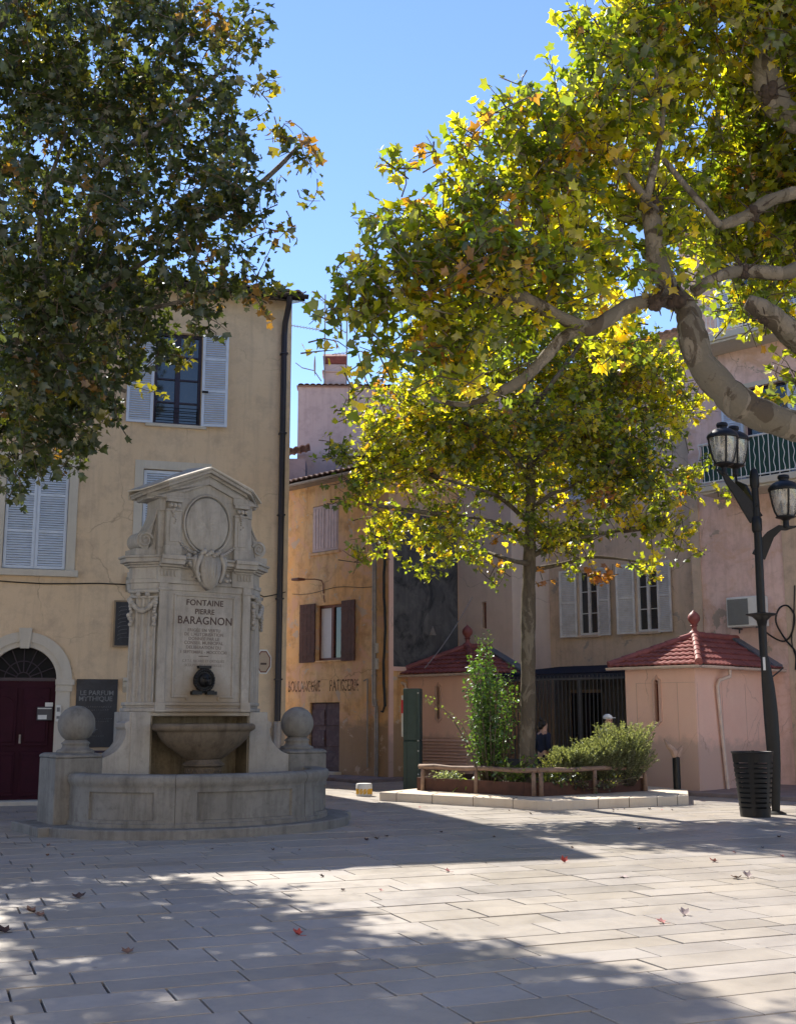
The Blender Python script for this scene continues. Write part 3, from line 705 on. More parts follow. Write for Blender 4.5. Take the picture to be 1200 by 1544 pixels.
# fluted pilasters on the cut corners
for s_ in (-1, 1):
    c0 = Vector((s_*.77, .0, 0)); c1 = Vector((s_*1.06, .29, 0)); ex = (c1-c0).normalized(); L = (c1-c0).length; nrm = Vector((ex.y, -ex.x, 0)) if s_ > 0 else Vector((-ex.y, ex.x, 0))
    if nrm.y > 0: nrm = -nrm
    prof2 = [(0.0,-.04),(0.0,.03)]; nf = 4; fw = L/nf
    for k in range(nf):
        a = k*fw; prof2.append((a+.014,.03))
        for q in range(1, 8): prof2.append((a+.014+(fw-.028)*q/8, .03-.032*math.sin(math.pi*q/8)))
        prof2.append((a+fw-.014,.03))
    prof2 += [(L,.03),(L,-.04)]
    rings = [[c0 + ex*(x*sc_ + L*(1-sc_)/2) + nrm*(y) + Vector((0,0,z)) for x, y in prof2] for z, sc_ in ((1.80,1.0),(3.34,.97))]
    m = MB(); m.loft(rings); m.build('fluted_pilaster', SF, ft, smooth=30)
    # capital: small moulding, then a hanging garland with two bosses
    m = MB(); rn = random.Random(11+s_)
    for (z0,z1,o) in ((3.33,3.36,.015),(3.41,3.46,.03)):
        P = [c0 - ex*o - nrm*.05, c1 + ex*o - nrm*.05, c1 + ex*o + nrm*(.035+o), c0 - ex*o + nrm*(.035+o)]
        m.prism([(p.x,p.y) for p in P], z0, z1, 'z')
    for k in range(26):
        t = k/25; x = L*t; sag = -.16*math.sin(math.pi*t)
        m.ball(c0 + ex*x + nrm*.055 + Vector((0,0,3.30+sag)), rn.uniform(.028,.045), 8, 6)
    for t in (.02,.98):
        for k in range(9): m.ball(c0 + ex*(L*t+rn.uniform(-.03,.03)) + nrm*(.05+rn.uniform(0,.02)) + Vector((0,0,3.30-.045*k)), rn.uniform(.025,.045), 8, 6)
    for t in (.33,.67): m.ball(c0 + ex*L*t + nrm*.05 + Vector((0,0,3.385)), .04, 10, 8)
    m.build('garland', SF, ft, smooth='all')
# inscription panel
m = MB(); wx0, wx1, pz0, pz1 = -.47, .47, 1.90, 3.38
for (a,b,c_,d_) in ((wx0-.035,wx0,pz0-.035,pz1+.035),(wx1,wx1+.035,pz0-.035,pz1+.035),(wx0,-.26,pz0-.035,pz0),(.26,wx1,pz0-.035,pz0),(wx0,wx1,pz1,pz1+.035)):
    m.box(a,b,-.026,-.0,c_,d_)
for (a,b) in ((-.275,-.24),(.24,.275)): m.box(a,b,-.0262,0,pz0-.07,pz0)
ip = m.build('inscription_panel', SF, ft, bevel=.008)
lines = [('FONTAINE',.122,3.255,.0,1.0),('PIERRE',.110,3.125,.0,.95),('BARAGNON',.163,2.972,.012,.96)]
for s_, sz, z_, x_, sx_ in lines: text(s_, sz, 'lettering', M['letters'], ip, (x_, -.0065, z_), ext=.0015, sx=sx_, bold=.0022, spacing=1.05)
small = [('ERIGÉE EN VERTU',.066,2.858),("DE L'AUTORISATION",.066,2.795),('DONNÉE PAR LE',.066,2.73),('CONSEIL MUNICIPAL',.066,2.668),('DELIBERATION DU',.066,2.60),('1 SEPTEMBRE - MDCCCCXI',.062,2.53)]
for s_, sz, z_ in small: text(s_, sz, 'lettering', M['letters_pale'], ip, (0, -.006, z_), ext=.0012, sx=.98, spacing=1.06, bold=.001)
for s_, sz, z_ in (('C.F.T.E. RICARD ET ORTIGUES',.054,2.40),('SCULPTEURS A MARSEILLE',.054,2.335)): text(s_, sz, 'lettering', M['letters_pale'], ip, (0,-.0055,z_), ext=.0008, sx=.95)
m = MB(); m.box(-.08,.08,-.0065,-.0045,2.484,2.494); m.build('rule', M['letters'], ip)
# entablature
m = MB(); stack(m, [(3.46,3.56,.02),(3.56,3.62,.035),(3.62,3.80,.005),(3.80,3.835,.035),(3.835,3.865,.075),(3.865,3.93,.13),(3.93,3.965,.155)], BASE)
m.build('entablature', SF, ft, bevel=.008, seg=2, smooth=35)
for s_ in (-1,1):
    m = MB(); lo, hi = sorted((s_*.42, s_*.79)); m.box(lo, hi, -.05, .1, 3.56, 3.80); m.box(lo, hi, -.19, .1, 3.835, 3.9652) ; m.box(lo, hi, -.12, .1, 3.80, 3.835); m.box(lo+.0, hi, -.215, .1, 3.905, 3.972)
    lo2, hi2 = (lo+.06, hi-.02)
    for k in range(5): a = s_*(.52+.055*k); m.box(a-.014, a+.014, -.068, -.05, 3.66, 3.76)
    m.box(min(s_*.46,s_*.74), max(s_*.46,s_*.74), -.075, -.05, 3.765, 3.80)
    m.build('cornice_break', SF, ft, bevel=.007)
# cartouche with drapery
m = MB(); rn = random.Random(4)
shield = [(-.15,4.0),(.15,4.0),(.17,3.9),(.15,3.7),(.10,3.56),(0,3.48),(-.10,3.56),(-.15,3.7),(-.17,3.9)]
m.prism(shield, -.20, .05, 'y')
for k in range(5): x = -.10+.05*k; m.tube([(x,-.198,3.93),(x*.95,-.205,3.75),(x*.7,-.195,3.60)], .009, 8)
for s_ in (-1,1):
    for j in range(5):
        pts = []; r_ = []
        for k in range(9):
            t = k/8; x = s_*(.15+.03*j + .07*math.sin(t*3+j*.7)); z = 4.02-.03*j - t*(.42-.05*j); pts.append((x, -.17+.04*j-.02*math.sin(t*6), z)); r_.append(.034*(1-.5*t)+.006)
        m.tube(pts, r_, 8)
    for k in range(14): m.ball((s_*rn.uniform(.14,.36), -.12+rn.uniform(-.03,.04), rn.uniform(3.62,4.04)), rn.uniform(.022,.045), 8, 6)
for k in range(9): m.ball((-.16+.04*k, -.20, 4.03+.03*math.sin(k*2.1)), rn.uniform(.03,.045), 8, 6)
m.build('cartouche', SF, ft, smooth='all')
# upper storey
UB = (.62, .70, .08, .66)
m = MB(); m.prism(plan(.60,.74,.14,.66), 3.96, 4.88, 'z'); m.build('upper_body', SF, ft, bevel=.006)
for s_ in (-1,1):
    m = MB(); lo, hi = sorted((s_*.45, s_*.68))
    m.box(lo-.015, hi+.015, -.075, .2, 3.966, 4.13); m.box(lo, hi, -.05, .2, 4.13, 4.66); m.box(lo+.045, hi-.045, -.062, -.05, 4.19, 4.60)
    m.box(lo-.01, hi+.01, -.065, .2, 4.66, 4.69); m.box(lo-.015, hi+.015, -.07, .2, 4.80, 4.85)
    for k in range(3): m.ball((s_*(.50+.065*k), -.07, 4.745), .034, 10, 8)
    for k in range(7): m.ball((s_*.565+rn.uniform(-.03,.03), -.07, 4.68-.035*k), .026-.002*k, 8, 6)
    m.build('upper_pilaster', SF, ft, bevel=.006, smooth=35)
    # side pilaster on the return
    m = MB(); lo, hi = sorted((s_*.68, s_*.775)); m.box(lo, hi, .03, .5, 4.10, 4.66); m.box(lo, hi+.0, .02, .52, 3.966, 4.10); m.box(lo, hi, .01, .52, 4.66, 4.85); m.build('side_pilaster', SF, ft, bevel=.006)
    # scroll wings
    pts = [(.76,3.99),(.76,4.74)]
    for k in range(0, 13):
        t = k/12; pts.append((.775 + .16*t**1.9, 4.72 - .40*t))
    cxv, czv, rv = .945, 4.205, .135
    for k in range(0, 22):
        a = math.pi/2 - (math.pi*1.35)*k/21; pts.append((cxv + rv*math.cos(a), czv + rv*math.sin(a)))
    pts += [(.90,4.07),(.78,4.07)]
    m = MB(); m.prism([(s_*x, z) for x, z in pts[1:]] , .12, .52, 'y')
    sp = [(s_*(cxv + (rv-.02)*(1-k/44)*math.cos(math.pi*.9-k*.32)), .105, czv + (rv-.02)*(1-k/44)*math.sin(math.pi*.9-k*.32)) for k in range(40)]
    m.tube(sp, [.020*(1-k/60) for k in range(40)], 8); m.ball((s_*cxv, .115, czv), .032, 10, 8, (1,.6,1))
    m.tube([(s_*x, .115, z) for x, z in pts[2:14]], .016, 6)
    lo, hi = sorted((s_*.76, s_*1.09)); m.box(lo, hi, .09, .55, 3.966, 4.07)
    m.build('scroll_wing', SF, ft, smooth=35)
# pediment: gabled mouldings over a plan with cut corners
def gable(mb, fx, cx_, c1, bk, o, t0, t1, slope=.42, apex=5.41, f=0.0, inner=0.0):
    P = [(-cx_-o, c1), (-fx-o*.6, f-o), (0, f-o), (fx+o*.6, f-o), (cx_+o, c1), (cx_+o, bk+o), (0, bk+o), (-cx_-o, bk+o)]
    z = lambda x, t: apex - slope*abs(x) - t
    top = [(x, y, z(x,t0)) for x, y in P]; bot = [(x, y, z(x,t1)) for x, y in P]
    fs = []
    vs = top + bot; n = 8
    fs = [(0,1,2,6,7),(2,3,4,5,6),(8,15,14,10,9),(10,14,13,12,11)] + [(i,(i+1)%n,n+(i+1)%n,n+i) for i in range(n)]
    mb.add(vs, fs)
m = MB()
for o_, t0, t1 in ((.13,.02,.05),(.11,.05,.10),(.045,.10,.145),(.02,.145,.20)): gable(m, .62, .86, .24, .60, o_, t0, t1)
m.build('raking_cornice', SF, ft, bevel=.006, seg=2)
m = MB(); Pt = []   # weathered top slabs, falling slightly to the front
for s_ in (-1,1):
    a, b, c_, e = (0,-.135,5.375),(s_*1.02,.18,4.965),(s_*1.02,.74,5.03),(0,.74,5.50); q = (s_*.70,-.135,5.095)
    up = Vector((0,0,.022)); vs = [Vector(v) for v in (a,q,b,c_,e)]; m.add(vs + [v+up for v in vs], [(0,1,2,3,4),(5,9,8,7,6)] + [(i,(i+1)%5,5+(i+1)%5,5+i) for i in range(5)])
    m.add([(0,.74,4.9),(s_*1.0,.74,4.9),(s_*1.0,.74,5.03),(0,.74,5.50)], [(0,1,2,3)])
m.build('capping_slab', M['stone_trim'], ft)
m = MB()   # entablature blocks on both sides and the tympanum behind the oval
for s_ in (-1,1):
    pl = [(s_*.42,-.06),(s_*.70,-.06),(s_*.92,.16),(s_*.92,.60),(s_*.42,.60)]
    m.prism(pl, 4.85, 4.885, 'z'); m.prism([(x*(.985 if abs(x)>.5 else 1.0), y+.02) for x,y in pl], 4.885, 4.96, 'z')
m.prism([(-.70,4.88),(.70,4.88),(.70,4.93),(0,5.22),(-.70,4.93)], .002, .60, 'y')
for s_ in (-1,1): m.prism([(s_*.86,4.86),(s_*.70,4.86),(s_*.66,4.96),(s_*.42,4.96),(0,5.135),(0,5.235),(s_*.86,4.875)], -.045, .1, 'y')
m.build('tympanum', SF, ft, bevel=.005)
# oval medallion
m = MB(); n_ = 48
def ov(a, b, y, c_=(.0,4.50)): return [(c_[0]+a*math.cos(2*math.pi*k/n_), y, c_[1]+b*math.sin(2*math.pi*k/n_)) for k in range(n_)]
m.loft([ov(.405,.475,.01),ov(.405,.475,-.030),ov(.398,.468,-.042),ov(.382,.452,-.042),ov(.375,.445,-.034),ov(.370,.44,-.025),ov(.366,.436,-.012)], caps=False)
md = m.build('medallion_frame', SF, ft, smooth='all')
m = MB(); rn = random.Random(9)
rr_ = [[(x*q, -.012-.025*(1-q*q)+ (.004*math.sin(k*1.7+q*9) if q < .9 else 0), 4.50+(z-4.50)*q) for k,(x,y,z) in enumerate(ov(.365,.435,0))] for q in (1,.92,.8,.65,.5,.35,.2,.05)]
m.loft(rr_, caps=True); m.build('medallion', SF, md, smooth='all')
m = MB()
for s_ in (-1,1):
    for k in range(10): t = k/9; m.ball((s_*(.16+.30*t), -.06, 4.02+.17*t**1.6), .032-.012*t, 8, 6, (1.3,.7,.8))
m.build('carved_spray', SF, ft, smooth='all')
# spout mask
m = MB(); m.M = Matrix.Translation((.0,-.03,2.13))
m.prism([(.155*math.cos(2*math.pi*k/28), .165*math.sin(2*math.pi*k/28)) for k in range(28)], -.045, .03, 'y')
for k in range(26): a = 2*math.pi*k/26; m.ball((.145*math.cos(a), -.035, .155*math.sin(a)), .030, 8, 6)
m.ball((0,-.055,.0), .105, 14, 10, (1,.7,1.05)); m.ball((0,-.125,-.01), .035, 10, 8, (1,1,1.2))
for s_ in (-1,1): m.ball((s_*.045,-.118,.035), .022, 8, 6)
m.box(-.10,.10,-.06,.03,.175,.215); m.box(-.20,-.04,-.06,.03,-.215,-.165); m.box(.04,.20,-.06,.03,-.215,-.165); m.box(-.17,.17,-.03,.03,-.19,-.15)
m.tube([(0,-.11,-.045),(0,-.20,-.06),(0,-.225,-.085)], .018, 10)
m.build('spout', M['black_metal'], ft, smooth=50)
# bowl
m = MB(); prof = [(.02,.95),(.26,.955),(.33,.99),(.43,1.06),(.58,1.16),(.68,1.25),(.735,1.335),(.745,1.36),(.755,1.375),(.79,1.385),(.825,1.41),(.83,1.445),(.815,1.475),(.78,1.49),(.74,1.485),(.72,1.45),(.70,1.40),(.02,1.37)]
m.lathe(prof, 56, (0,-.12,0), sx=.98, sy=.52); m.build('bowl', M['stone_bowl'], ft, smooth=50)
m = MB(); m.lathe([(.25,.55),(.30,.56),(.31,.63),(.27,.66),(.262,.68),(.262,.84),(.27,.86),(.31,.88),(.31,.905),(.27,.93),(.25,.97)], 40, (0,-.10,0))
for k in range(24):
    a0 = 2*math.pi*k/24
    for s_ in (1,-1):
        m.tube([(.266*math.cos(a0+s_*q*.26), -.10+.266*math.sin(a0+s_*q*.26), .69+.14*q) for q in (0,.33,.66,1)], .010, 5)
m.build('bowl_stem', M['stone_bowl'], ft, smooth=40)

# ================================================================= ORANGE HOUSE
OR0 = ground(590,1178)
oh = thing('orange_house', OR0, KR, 'weathered orange plastered house with faded painted bakery lettering and brown shutters', 'house')
OZ = 8.02
holes = [(-2.93,-1.86,3.08,4.58),(-3.12,-2.05,6.05,7.36),(-3.15,-1.95,0,1.96)]
m = MB(); wall_mb(m, -9.5, -.1, -.05, OZ, holes)
m.add([(-.1,0,-.05),(-.1,2.7,-.05),(-.1,2.7,OZ+.7),(-.1,0,OZ)], [(0,1,2,3)])
m.add([(-9.5,7,-.05),(-.1,7,-.05),(-.1,7,OZ+.9),(-9.5,7,OZ+.9)], [(0,1,2,3)]); m.add([(-.1,2.7,-.05),(-.1,7,-.05),(-.1,7,OZ+2.0),(-.1,2.7,OZ+.7)], [(0,1,2,3)])
m.build('wall', M['orange'], oh)
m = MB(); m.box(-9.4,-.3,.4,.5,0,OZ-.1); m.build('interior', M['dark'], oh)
m = MB(); m.box(-.101,-.075,.12,2.62,2.85,6.9); m.build('render_patch', M['dark_patch'], oh)
m = MB(); m.prism([(-.12,0),(.12,0),(0,.24)], -.074, -.05, 'x', Matrix.Translation((0,1.6,3.72))); m.build('alarm_box', M['zinc'], oh)
m = MB(); m.box(-.1,-.06,-.02,.13,-.02,6.9); m.box(-.1,-.055,.12,2.66,2.74,2.85); m.build('corner_strip', M['pavilion'], oh)
m = MB(); tiles(m, (-9.7,-.35,OZ+.05),(.1,-.35,OZ+.05),(.1,6.5,OZ+2.0),(-9.7,6.5,OZ+2.0), roll=.22, amp=.06, step=.06, sub=5)
m.build('roof', M['tile_clay'], oh, fix=False)
m = MB(); m.prism([(-.33,OZ-.06),(-.33,OZ+.02),(6.4,OZ+1.93),(6.4,OZ+1.8),(0,OZ-.06)], -9.6, .05, 'x'); m.build('eave_board', M['zinc'], oh)
m = MB(); gutter(m, (-9.7,-.41,OZ+.0),(.1,-.41,OZ+.0), .07)
m.tube([(-.55,-.41,OZ-.05),(-.55,-.38,OZ-.2),(-.55,-.08,OZ-.5),(-.55,-.08,2.05),(-.50,-.08,1.85)], .06, 12)
for zz in (2.6,4.3,6.0): m.tube([(-.55,-.08,zz),(-.55,-.08,zz+.05)], .075, 12)
m.build('drainpipe', M['zinc'], oh, smooth=True)
m = MB(); m.tube([(-.49,-.05,1.85),(-.48,-.06,1.0),(-.49,-.05,.05)], .05, 8)
m.tube([(-1.0,-.02,2.5),(-.85,-.03,2.55),(-.84,-.03,.3)], .02, 6); m.build('conduit', M['zinc'], oh)
m = MB(); m.tube([(-.2+.03*math.sin(k*.8),-.05-.01*(k%2),6.6-.28*k) for k in range(18)], .035, 6); m.tube([(-.2,-.05,1.85),(-.25,-.06,1.7),(-.32,-.05,1.72)], .025, 6)
m.tube([(-3.95+.36*k,-.012,4.98-.05*math.sin(k*.9)) for k in range(10)], .007, 5)
m.build('cable', M['black_metal'], oh)
m = MB(); m.box(-.62,-.46,-.10,-.0,2.78,3.06); m.box(-.62,-.46,-.10,0,3.2,3.45); m.build('junction_box', M['white_old'], oh, bevel=.006)
# bakery lettering, slightly bowed
BL = text('BOULANGERIE', .41, 'lettering', M['worn_letters'], oh, (-4.08,-.006,2.26), ext=.001, align='LEFT', sx=.50, bold=.006)
BL = text('PATISSERIE', .43, 'lettering', M['worn_letters'], oh, (-2.36,-.006,2.26), ext=.001, align='LEFT', sx=.56, bold=.006)
wn = window(oh, -2.93, -1.86, 3.08, 4.58, M['red_brown'], y=.17, rows=1, fr=.07, mid=.09, sill=(-3.0,-1.8,.03,.05), sill_mat=M['orange'])
shutter(wn, -2.93-.62, 3.04, .62, 1.60, M['brown_paint'], planks=4, hinge=-2.93, ang=R(2), y=-.02); shutter(wn, -1.86, 3.04, .56, 1.60, M['brown_paint'], planks=4, hinge=-1.86, ang=R(-3), y=-.02)
m = MB(); m.box(-2.86,-2.45,.13,.14,3.15,4.5); m.build('curtain', M['white_cloth'], wn)
wn = window(oh, -3.12, -2.05, 6.05, 7.36, M['pale_pink_paint'], y=.12, sill=(-3.2,-1.97,.05,.08), sill_mat=M['orange'])
for a in (-3.11,-2.583):
    m = MB(); m.box(a,a+.52,-.005,.03,6.07,7.34)
    for q in (.04,.155,.27,.385): m.box(a+q,a+q+.09,-.02,-.005,6.14,7.27)
    m.build('shutter', M['pale_pink_paint'], wn)
m = MB(); m.box(-3.15,-2.555,.07,.12,.04,1.94); m.box(-2.545,-1.95,.07,.12,.04,1.94)
for q in (.25,.8,1.35): m.box(-3.10,-2.60,.05,.07,q,q+.42); m.box(-2.50,-2.0,.05,.07,q,q+.42)
dr = m.build('door', M['old_maroon'], oh, bevel=.006); m = MB(); m.ball((-2.60,.03,1.0), .03); m.build('knob', M['zinc'], dr)
m = MB(); m.box(-3.25,-1.85,-.28,.05,-.02,.16); m.build('doorstep', M['kerb'], oh, bevel=.015)
wl = thing('wall_lamp', OR0 + Matrix.Rotation(KR,3,'Z') @ Vector((-2.62,0,5.25)), KR, 'rusty wall lamp arm above the brown shuttered window of the orange house', 'wall lamp')
m = MB(); m.tube([(0,-.02,-.35),(0,-.03,-.1),(-.02,-.08,.0),(-.1,-.25,.03),(-.35,-.5,.03)], .016, 8); m.tube([(0,-.02,-.4),(.05,-.02,-.6)], .012, 6); m.build('arm', M['red_brown'], wl)
m = MB(); m.box(-.62,-.32,-.66,-.40,.0,.06); m.build('lamp_head', M['red_brown'], wl, bevel=.01)

# ================================================================= MAUVE HOUSE behind
mh = thing('mauve_house', (-3.38, 38, 0), R(2), 'tall mauve rendered house rising behind the orange roof with tiled parapet', 'house')
m = MB(); m.box(0,10.5,0,7,0,12.62); m.box(2.05,4.1,-1.5,.001,0,10.0); m.build('wall', M['mauve'], mh)
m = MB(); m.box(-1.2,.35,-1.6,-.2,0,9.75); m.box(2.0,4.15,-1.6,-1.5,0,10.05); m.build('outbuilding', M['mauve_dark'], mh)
m = MB()
for k in range(52):
    x = .1 + k*.2; m.loft([[(x+.11*math.cos(a), y, 12.62+.075*math.sin(a)) for a in [math.pi*q/6 for q in range(7)]] for y in (-.12,.3)], closed=False, caps=False)
m.box(-.05,10.6,-.08,.5,12.6,12.63)
m.build('roof', M['tile_clay'], mh, fix=False)
m = MB(); tiles(m, (-1.3,-1.75,9.72),(.5,-1.75,10.15),(.5,-.1,10.35),(-1.3,-.1,9.9), roll=.2, amp=.05, sub=4); m.build('lower_roof', M['tile_clay'], mh, fix=False)
m = MB(); m.box(1.95,4.2,-1.65,.0,10.0,10.06); m.build('terrace_coping', M['brick_cap'], mh)
m = MB(); m.box(2.6,3.3,-.03,.02,10.15,11.0); m.build('window', M['dark'], mh)
ch = MB(); ch.box(.86,1.60,.1,.85,12.6,13.45); ch.box(.80,1.66,.04,.91,13.15,13.22); c_ = ch.build('chimney', M['mauve'], mh, bevel=.02)
m = MB(); m.box(.84,1.62,.08,.87,13.46,13.72); m.prism([(.08,13.72),(.87,13.72),(.48,13.92)], .82, 1.64, 'x'); m.build('chimney_cap', M['brick_cap'], c_)
def antenna(x, y, z, h, els, label, rz=0):
    a = thing('aerial', Vector((x,y,z)), rz, label, 'aerial'); m = MB(); m.tube([(0,0,0),(0,0,h)], .022, 6); m.build('mast', M['zinc'], a)
    for zz, L, tilt, n in els:
        m = MB(); dx = L*math.cos(tilt); dz = L*math.sin(tilt); m.tube([(0,0,zz),(-dx,-.1,zz+dz)], .014, 5)
        for k in range(n): t = (k+.5)/n; c = Vector((-dx*t,-.1*t,zz+dz*t)); hw = .16+.05*(k/n); m.tube([c+Vector((-.05,-hw,-.10)), c+Vector((.05,hw,.10))], .008, 4)
        m.build('antenna_array', M['zinc'], a)
    return a
antenna(-2.50,38.05,12.6,3.3,[(2.6,1.1,R(28),10),(2.0,1.25,R(8),12),(3.0,.6,R(40),6)],'tall roof aerial with two toothed arrays left of the brick capped chimney')
antenna(-1.76,38.3,12.6,2.6,[(2.0,.9,R(30),7),(1.3,.5,R(-10),4)],'roof aerial just right of the brick capped chimney')
antenna(-3.9,40.5,9.0,2.6,[(2.2,.5,R(25),8),(1.5,.45,R(0),7)],'thin distant aerial showing between the ochre house and the mauve house')
dsh = thing('satellite_dish', (-2.95,38.0,12.62), 0, 'small tilted dish aerial on a bracket beside the brick capped chimney', 'satellite dish')
m = MB(); m.tube([(.35,.1,.2),(.1,0,.55),(-.3,-.1,.62)], .02, 6); m.tube([(-.3,-.1,.62),(-.52,-.15,.78)], .015, 6); m.build('bracket', M['zinc'], dsh)
m = MB(); rr_ = [[(.08+.05*q*q+ .0, .30*q*math.cos(a), .72+.36*q*math.sin(a)) for a in [2*math.pi*k/16 for k in range(16)]] for q in (.01,.5,1)]; m.loft(rr_, caps=False); m.build('reflector', M['zinc'], dsh)

# ================================================================= PALE HOUSE (dark render patch), GREY HOUSE, PINK HOUSE
def khouse(name, label, y): 
    return thing(name, Kw(0, y), KR, label, 'house')
ha = khouse('pale_house', 'pale rose house with a narrow slot window above the left pavilion roof', 2.0)
m = MB(); wall_mb(m, -8.42, -6.5, -.05, 8.6, [(-7.56,-7.39,3.9,4.62)], reveal=.15)
m.add([(-6.5,0,-.05),(-6.5,1.6,-.05),(-6.5,1.6,8.6),(-6.5,0,8.6)], [(0,1,2,3)])
m.build('wall', M['pale_wall'], ha)
m = MB(); m.box(-7.55,-7.40,.12,.16,3.91,4.6); m.build('window', M['red_brown'], ha)
m = MB(); tiles(m, (-8.4,-.3,8.6),(-6.3,-.3,8.6),(-6.3,4,9.8),(-8.4,4,9.8), roll=.22, amp=.06, sub=4); m.build('roof', M['tile_clay'], ha, fix=False)
m = MB(); m.box(-8.4,-6.5,4,4.1,0,8.6); m.build('rear_wall', M['pale_wall'], ha)

hb = khouse('grey_ochre_house', 'stained grey ochre house with open white louvred shutters between the two pavilions', 3.6)
wins = [(-5.55,-4.92,3.70,5.42),(-3.74,-3.10,3.70,5.42),(-3.95,-3.0,7.35,8.6),(-5.8,-4.9,7.35,8.6)]
m = MB(); wall_mb(m, -6.52, -1.93, -.05, 11.2, wins + [(-5.9,-4.9,.05,2.2),(-4.0,-3.2,.05,2.25),(-2.9,-2.1,.9,2.1)], reveal=.2)
m.build('wall', M['grey_ochre'], hb)
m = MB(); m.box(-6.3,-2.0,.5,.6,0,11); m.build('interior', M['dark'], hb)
m = MB(); [m.box(a,b,-.03,-.002,.09,c) for a,b,c in ((-6.4,-5.92,2.28),(-4.88,-4.02,2.28),(-3.18,-2.92,2.28))]; m.box(-6.4,-1.95,-.031,-.002,2.28,2.75); m.box(-2.92,-1.95,-.03,-.002,.09,.88)
m.build('shaded_lower_wall', M['passage_shade'], hb)  # dark sheets over the lower wall, painting in the shade behind the gate
m = MB(); tiles(m, (-6.5,-.35,11.2),(-1.9,-.35,11.2),(-1.9,5,13),(-6.5,5,13), roll=.22, amp=.06, sub=4); m.build('roof', M['tile_clay'], hb, fix=False)
for (x0,x1,z0,z1) in wins[:2]:
    wn = window(hb, x0, x1, z0, z1, M['white_old'], y=.10, rows=3, fr=.06, mid=.08, sill=(x0-.08,x1+.08,.06,.07), sill_mat=M['grey_ochre'])
    shutter(wn, x0-.52, z0-.04, .50, z1-z0+.06, M['white_old'], louvres=(2,), hinge=x0-.01, ang=R(12)); shutter(wn, x1+.02, z0-.04, .42, z1-z0+.06, M['white_old'], louvres=(2,), hinge=x1+.02, ang=R(-6))
for (x0,x1,z0,z1) in wins[2:]:
    wn = window(hb, x0, x1, z0, z1, M['white_old'], y=.10); 
    for a in (x0+.01,(x0+x1)/2+.005): shutter(wn, a, z0+.02, (x1-x0)/2-.015, z1-z0-.04, M['white_paint'], louvres=(2,), y=.04)
for (x0,x1,z0,z1) in ((-5.9,-4.9,.05,2.2),(-4.0,-3.2,.05,2.25),(-2.9,-2.1,.9,2.1)): window(hb, x0, x1, z0, z1, M['navy_frame'], y=.1, rows=2)

hc = khouse('pink_house', 'tall peeling pink house with balconies behind the right pavilion and lamp post', 3.36)
m = MB(); wall_mb(m, -1.93, 9.0, -.05, 13.5, [(-.35,.75,7.0,9.35),(2.6,3.7,7.0,9.35),(-.35,.75,10.9,12.8)], reveal=.25)
m.add([(-1.93,0,-.05),(-1.93,.3,-.05),(-1.93,.3,13.5),(-1.93,0,13.5)], [(0,1,2,3)]); m.box(9,9.1,0,6,0,13.5)
m.build('wall', M['pink'], hc)
m = MB(); m.box(.42,1.05,-.03,-.003,-.05,6.75); m.box(-1.93,-1.70,-.045,-.002,2.6,6.85); m.build('pilaster', M['grey_ochre'], hc)
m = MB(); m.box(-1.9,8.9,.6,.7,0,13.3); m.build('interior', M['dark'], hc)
m = MB(); m.box(-2.0,9.3,-.4,6.0,13.5,13.7); m.build('roof', M['tile_clay'], hc)
for (x0,x1,z0,z1) in ((-.35,.75,7.0,9.35),(2.6,3.7,7.0,9.35),(-.35,.75,10.9,12.8)):
    wn = window(hc, x0, x1, z0, z1, M['navy_frame'], y=.15, rows=3, surround=.12, smat=M['stone_trim'])
    shutter(wn, x1+.03, z0+.05, .55, z1-z0-.1, M['white_paint'], louvres=(3,)); shutter(wn, x0-.58, z0+.05, .55, z1-z0-.1, M['white_paint'], louvres=(3,))
for zb, tall in ((6.95,.98),(10.55,.98)):
    m = MB(); m.box(-1.15,5.0,-.95,-.0,zb-.16,zb); m.box(-1.1,4.95,-.9,-.0,zb-.22,zb-.16)
    bl = m.build('balcony', M['stone_trim'], hc, bevel=.01)
    m = MB(); m.tube([(-1.1,-.9,zb+tall),(4.95,-.9,zb+tall)], .022, 6); m.tube([(-1.1,-.9,zb+.06),(4.95,-.9,zb+.06)], .018, 6)
    m.tube([(-1.1,-.9,zb+tall),(-1.1,0,zb+tall)], .022, 6); m.tube([(-1.1,-.9,zb+.06),(-1.1,0,zb+.06)], .018, 6)
    for k in range(52):
        x = -1.1 + .118*k
        if k % 2: m.tube([(x,-.9,zb-.03),(x,-.9,zb+tall)], .010, 5)
        else: m.tube([(x+.018*math.sin(q*1.26),-.9,zb+.06+q*(tall-.06)/14) for q in range(15)], .009, 5)
    m.build('railing', M['white_plain'], bl)
    if zb < 8: m = MB(); m.box(-1.05,4.9,-.865,-.86,zb+.08,zb+tall-.03); m.build('privacy_sheet', M['green_panel'], bl)
ac = thing('air_conditioner', Kw(-.42, 3.36, 3.62), KR, 'white wall mounted air conditioning unit above the right pavilion roof', 'air conditioner')
m = MB(); m.box(-.44,.46,-.42,-.10,0,.70); m.build('casing', M['white_plain'], ac, bevel=.02)
m = MB(); m.box(-.40,.12,-.428,-.4205,.05,.65)
for k in range(14): z = .07+.042*k; m.box(-.40,.12,-.436,-.4285,z,z+.012)
m.build('grille', M['ac_grille'], ac)
m = MB(); m.tube([(-.3,-.1,.0),(-.3,-.1,-.12)], .02, 6); m.tube([(.3,-.1,.0),(.3,-.1,-.12)], .02, 6); m.box(-.33,-.27,-.4,0,-.03,-.001); m.box(.27,.33,-.4,0,-.03,-.001); m.build('bracket', M['gate_grey'], ac)
m = MB()
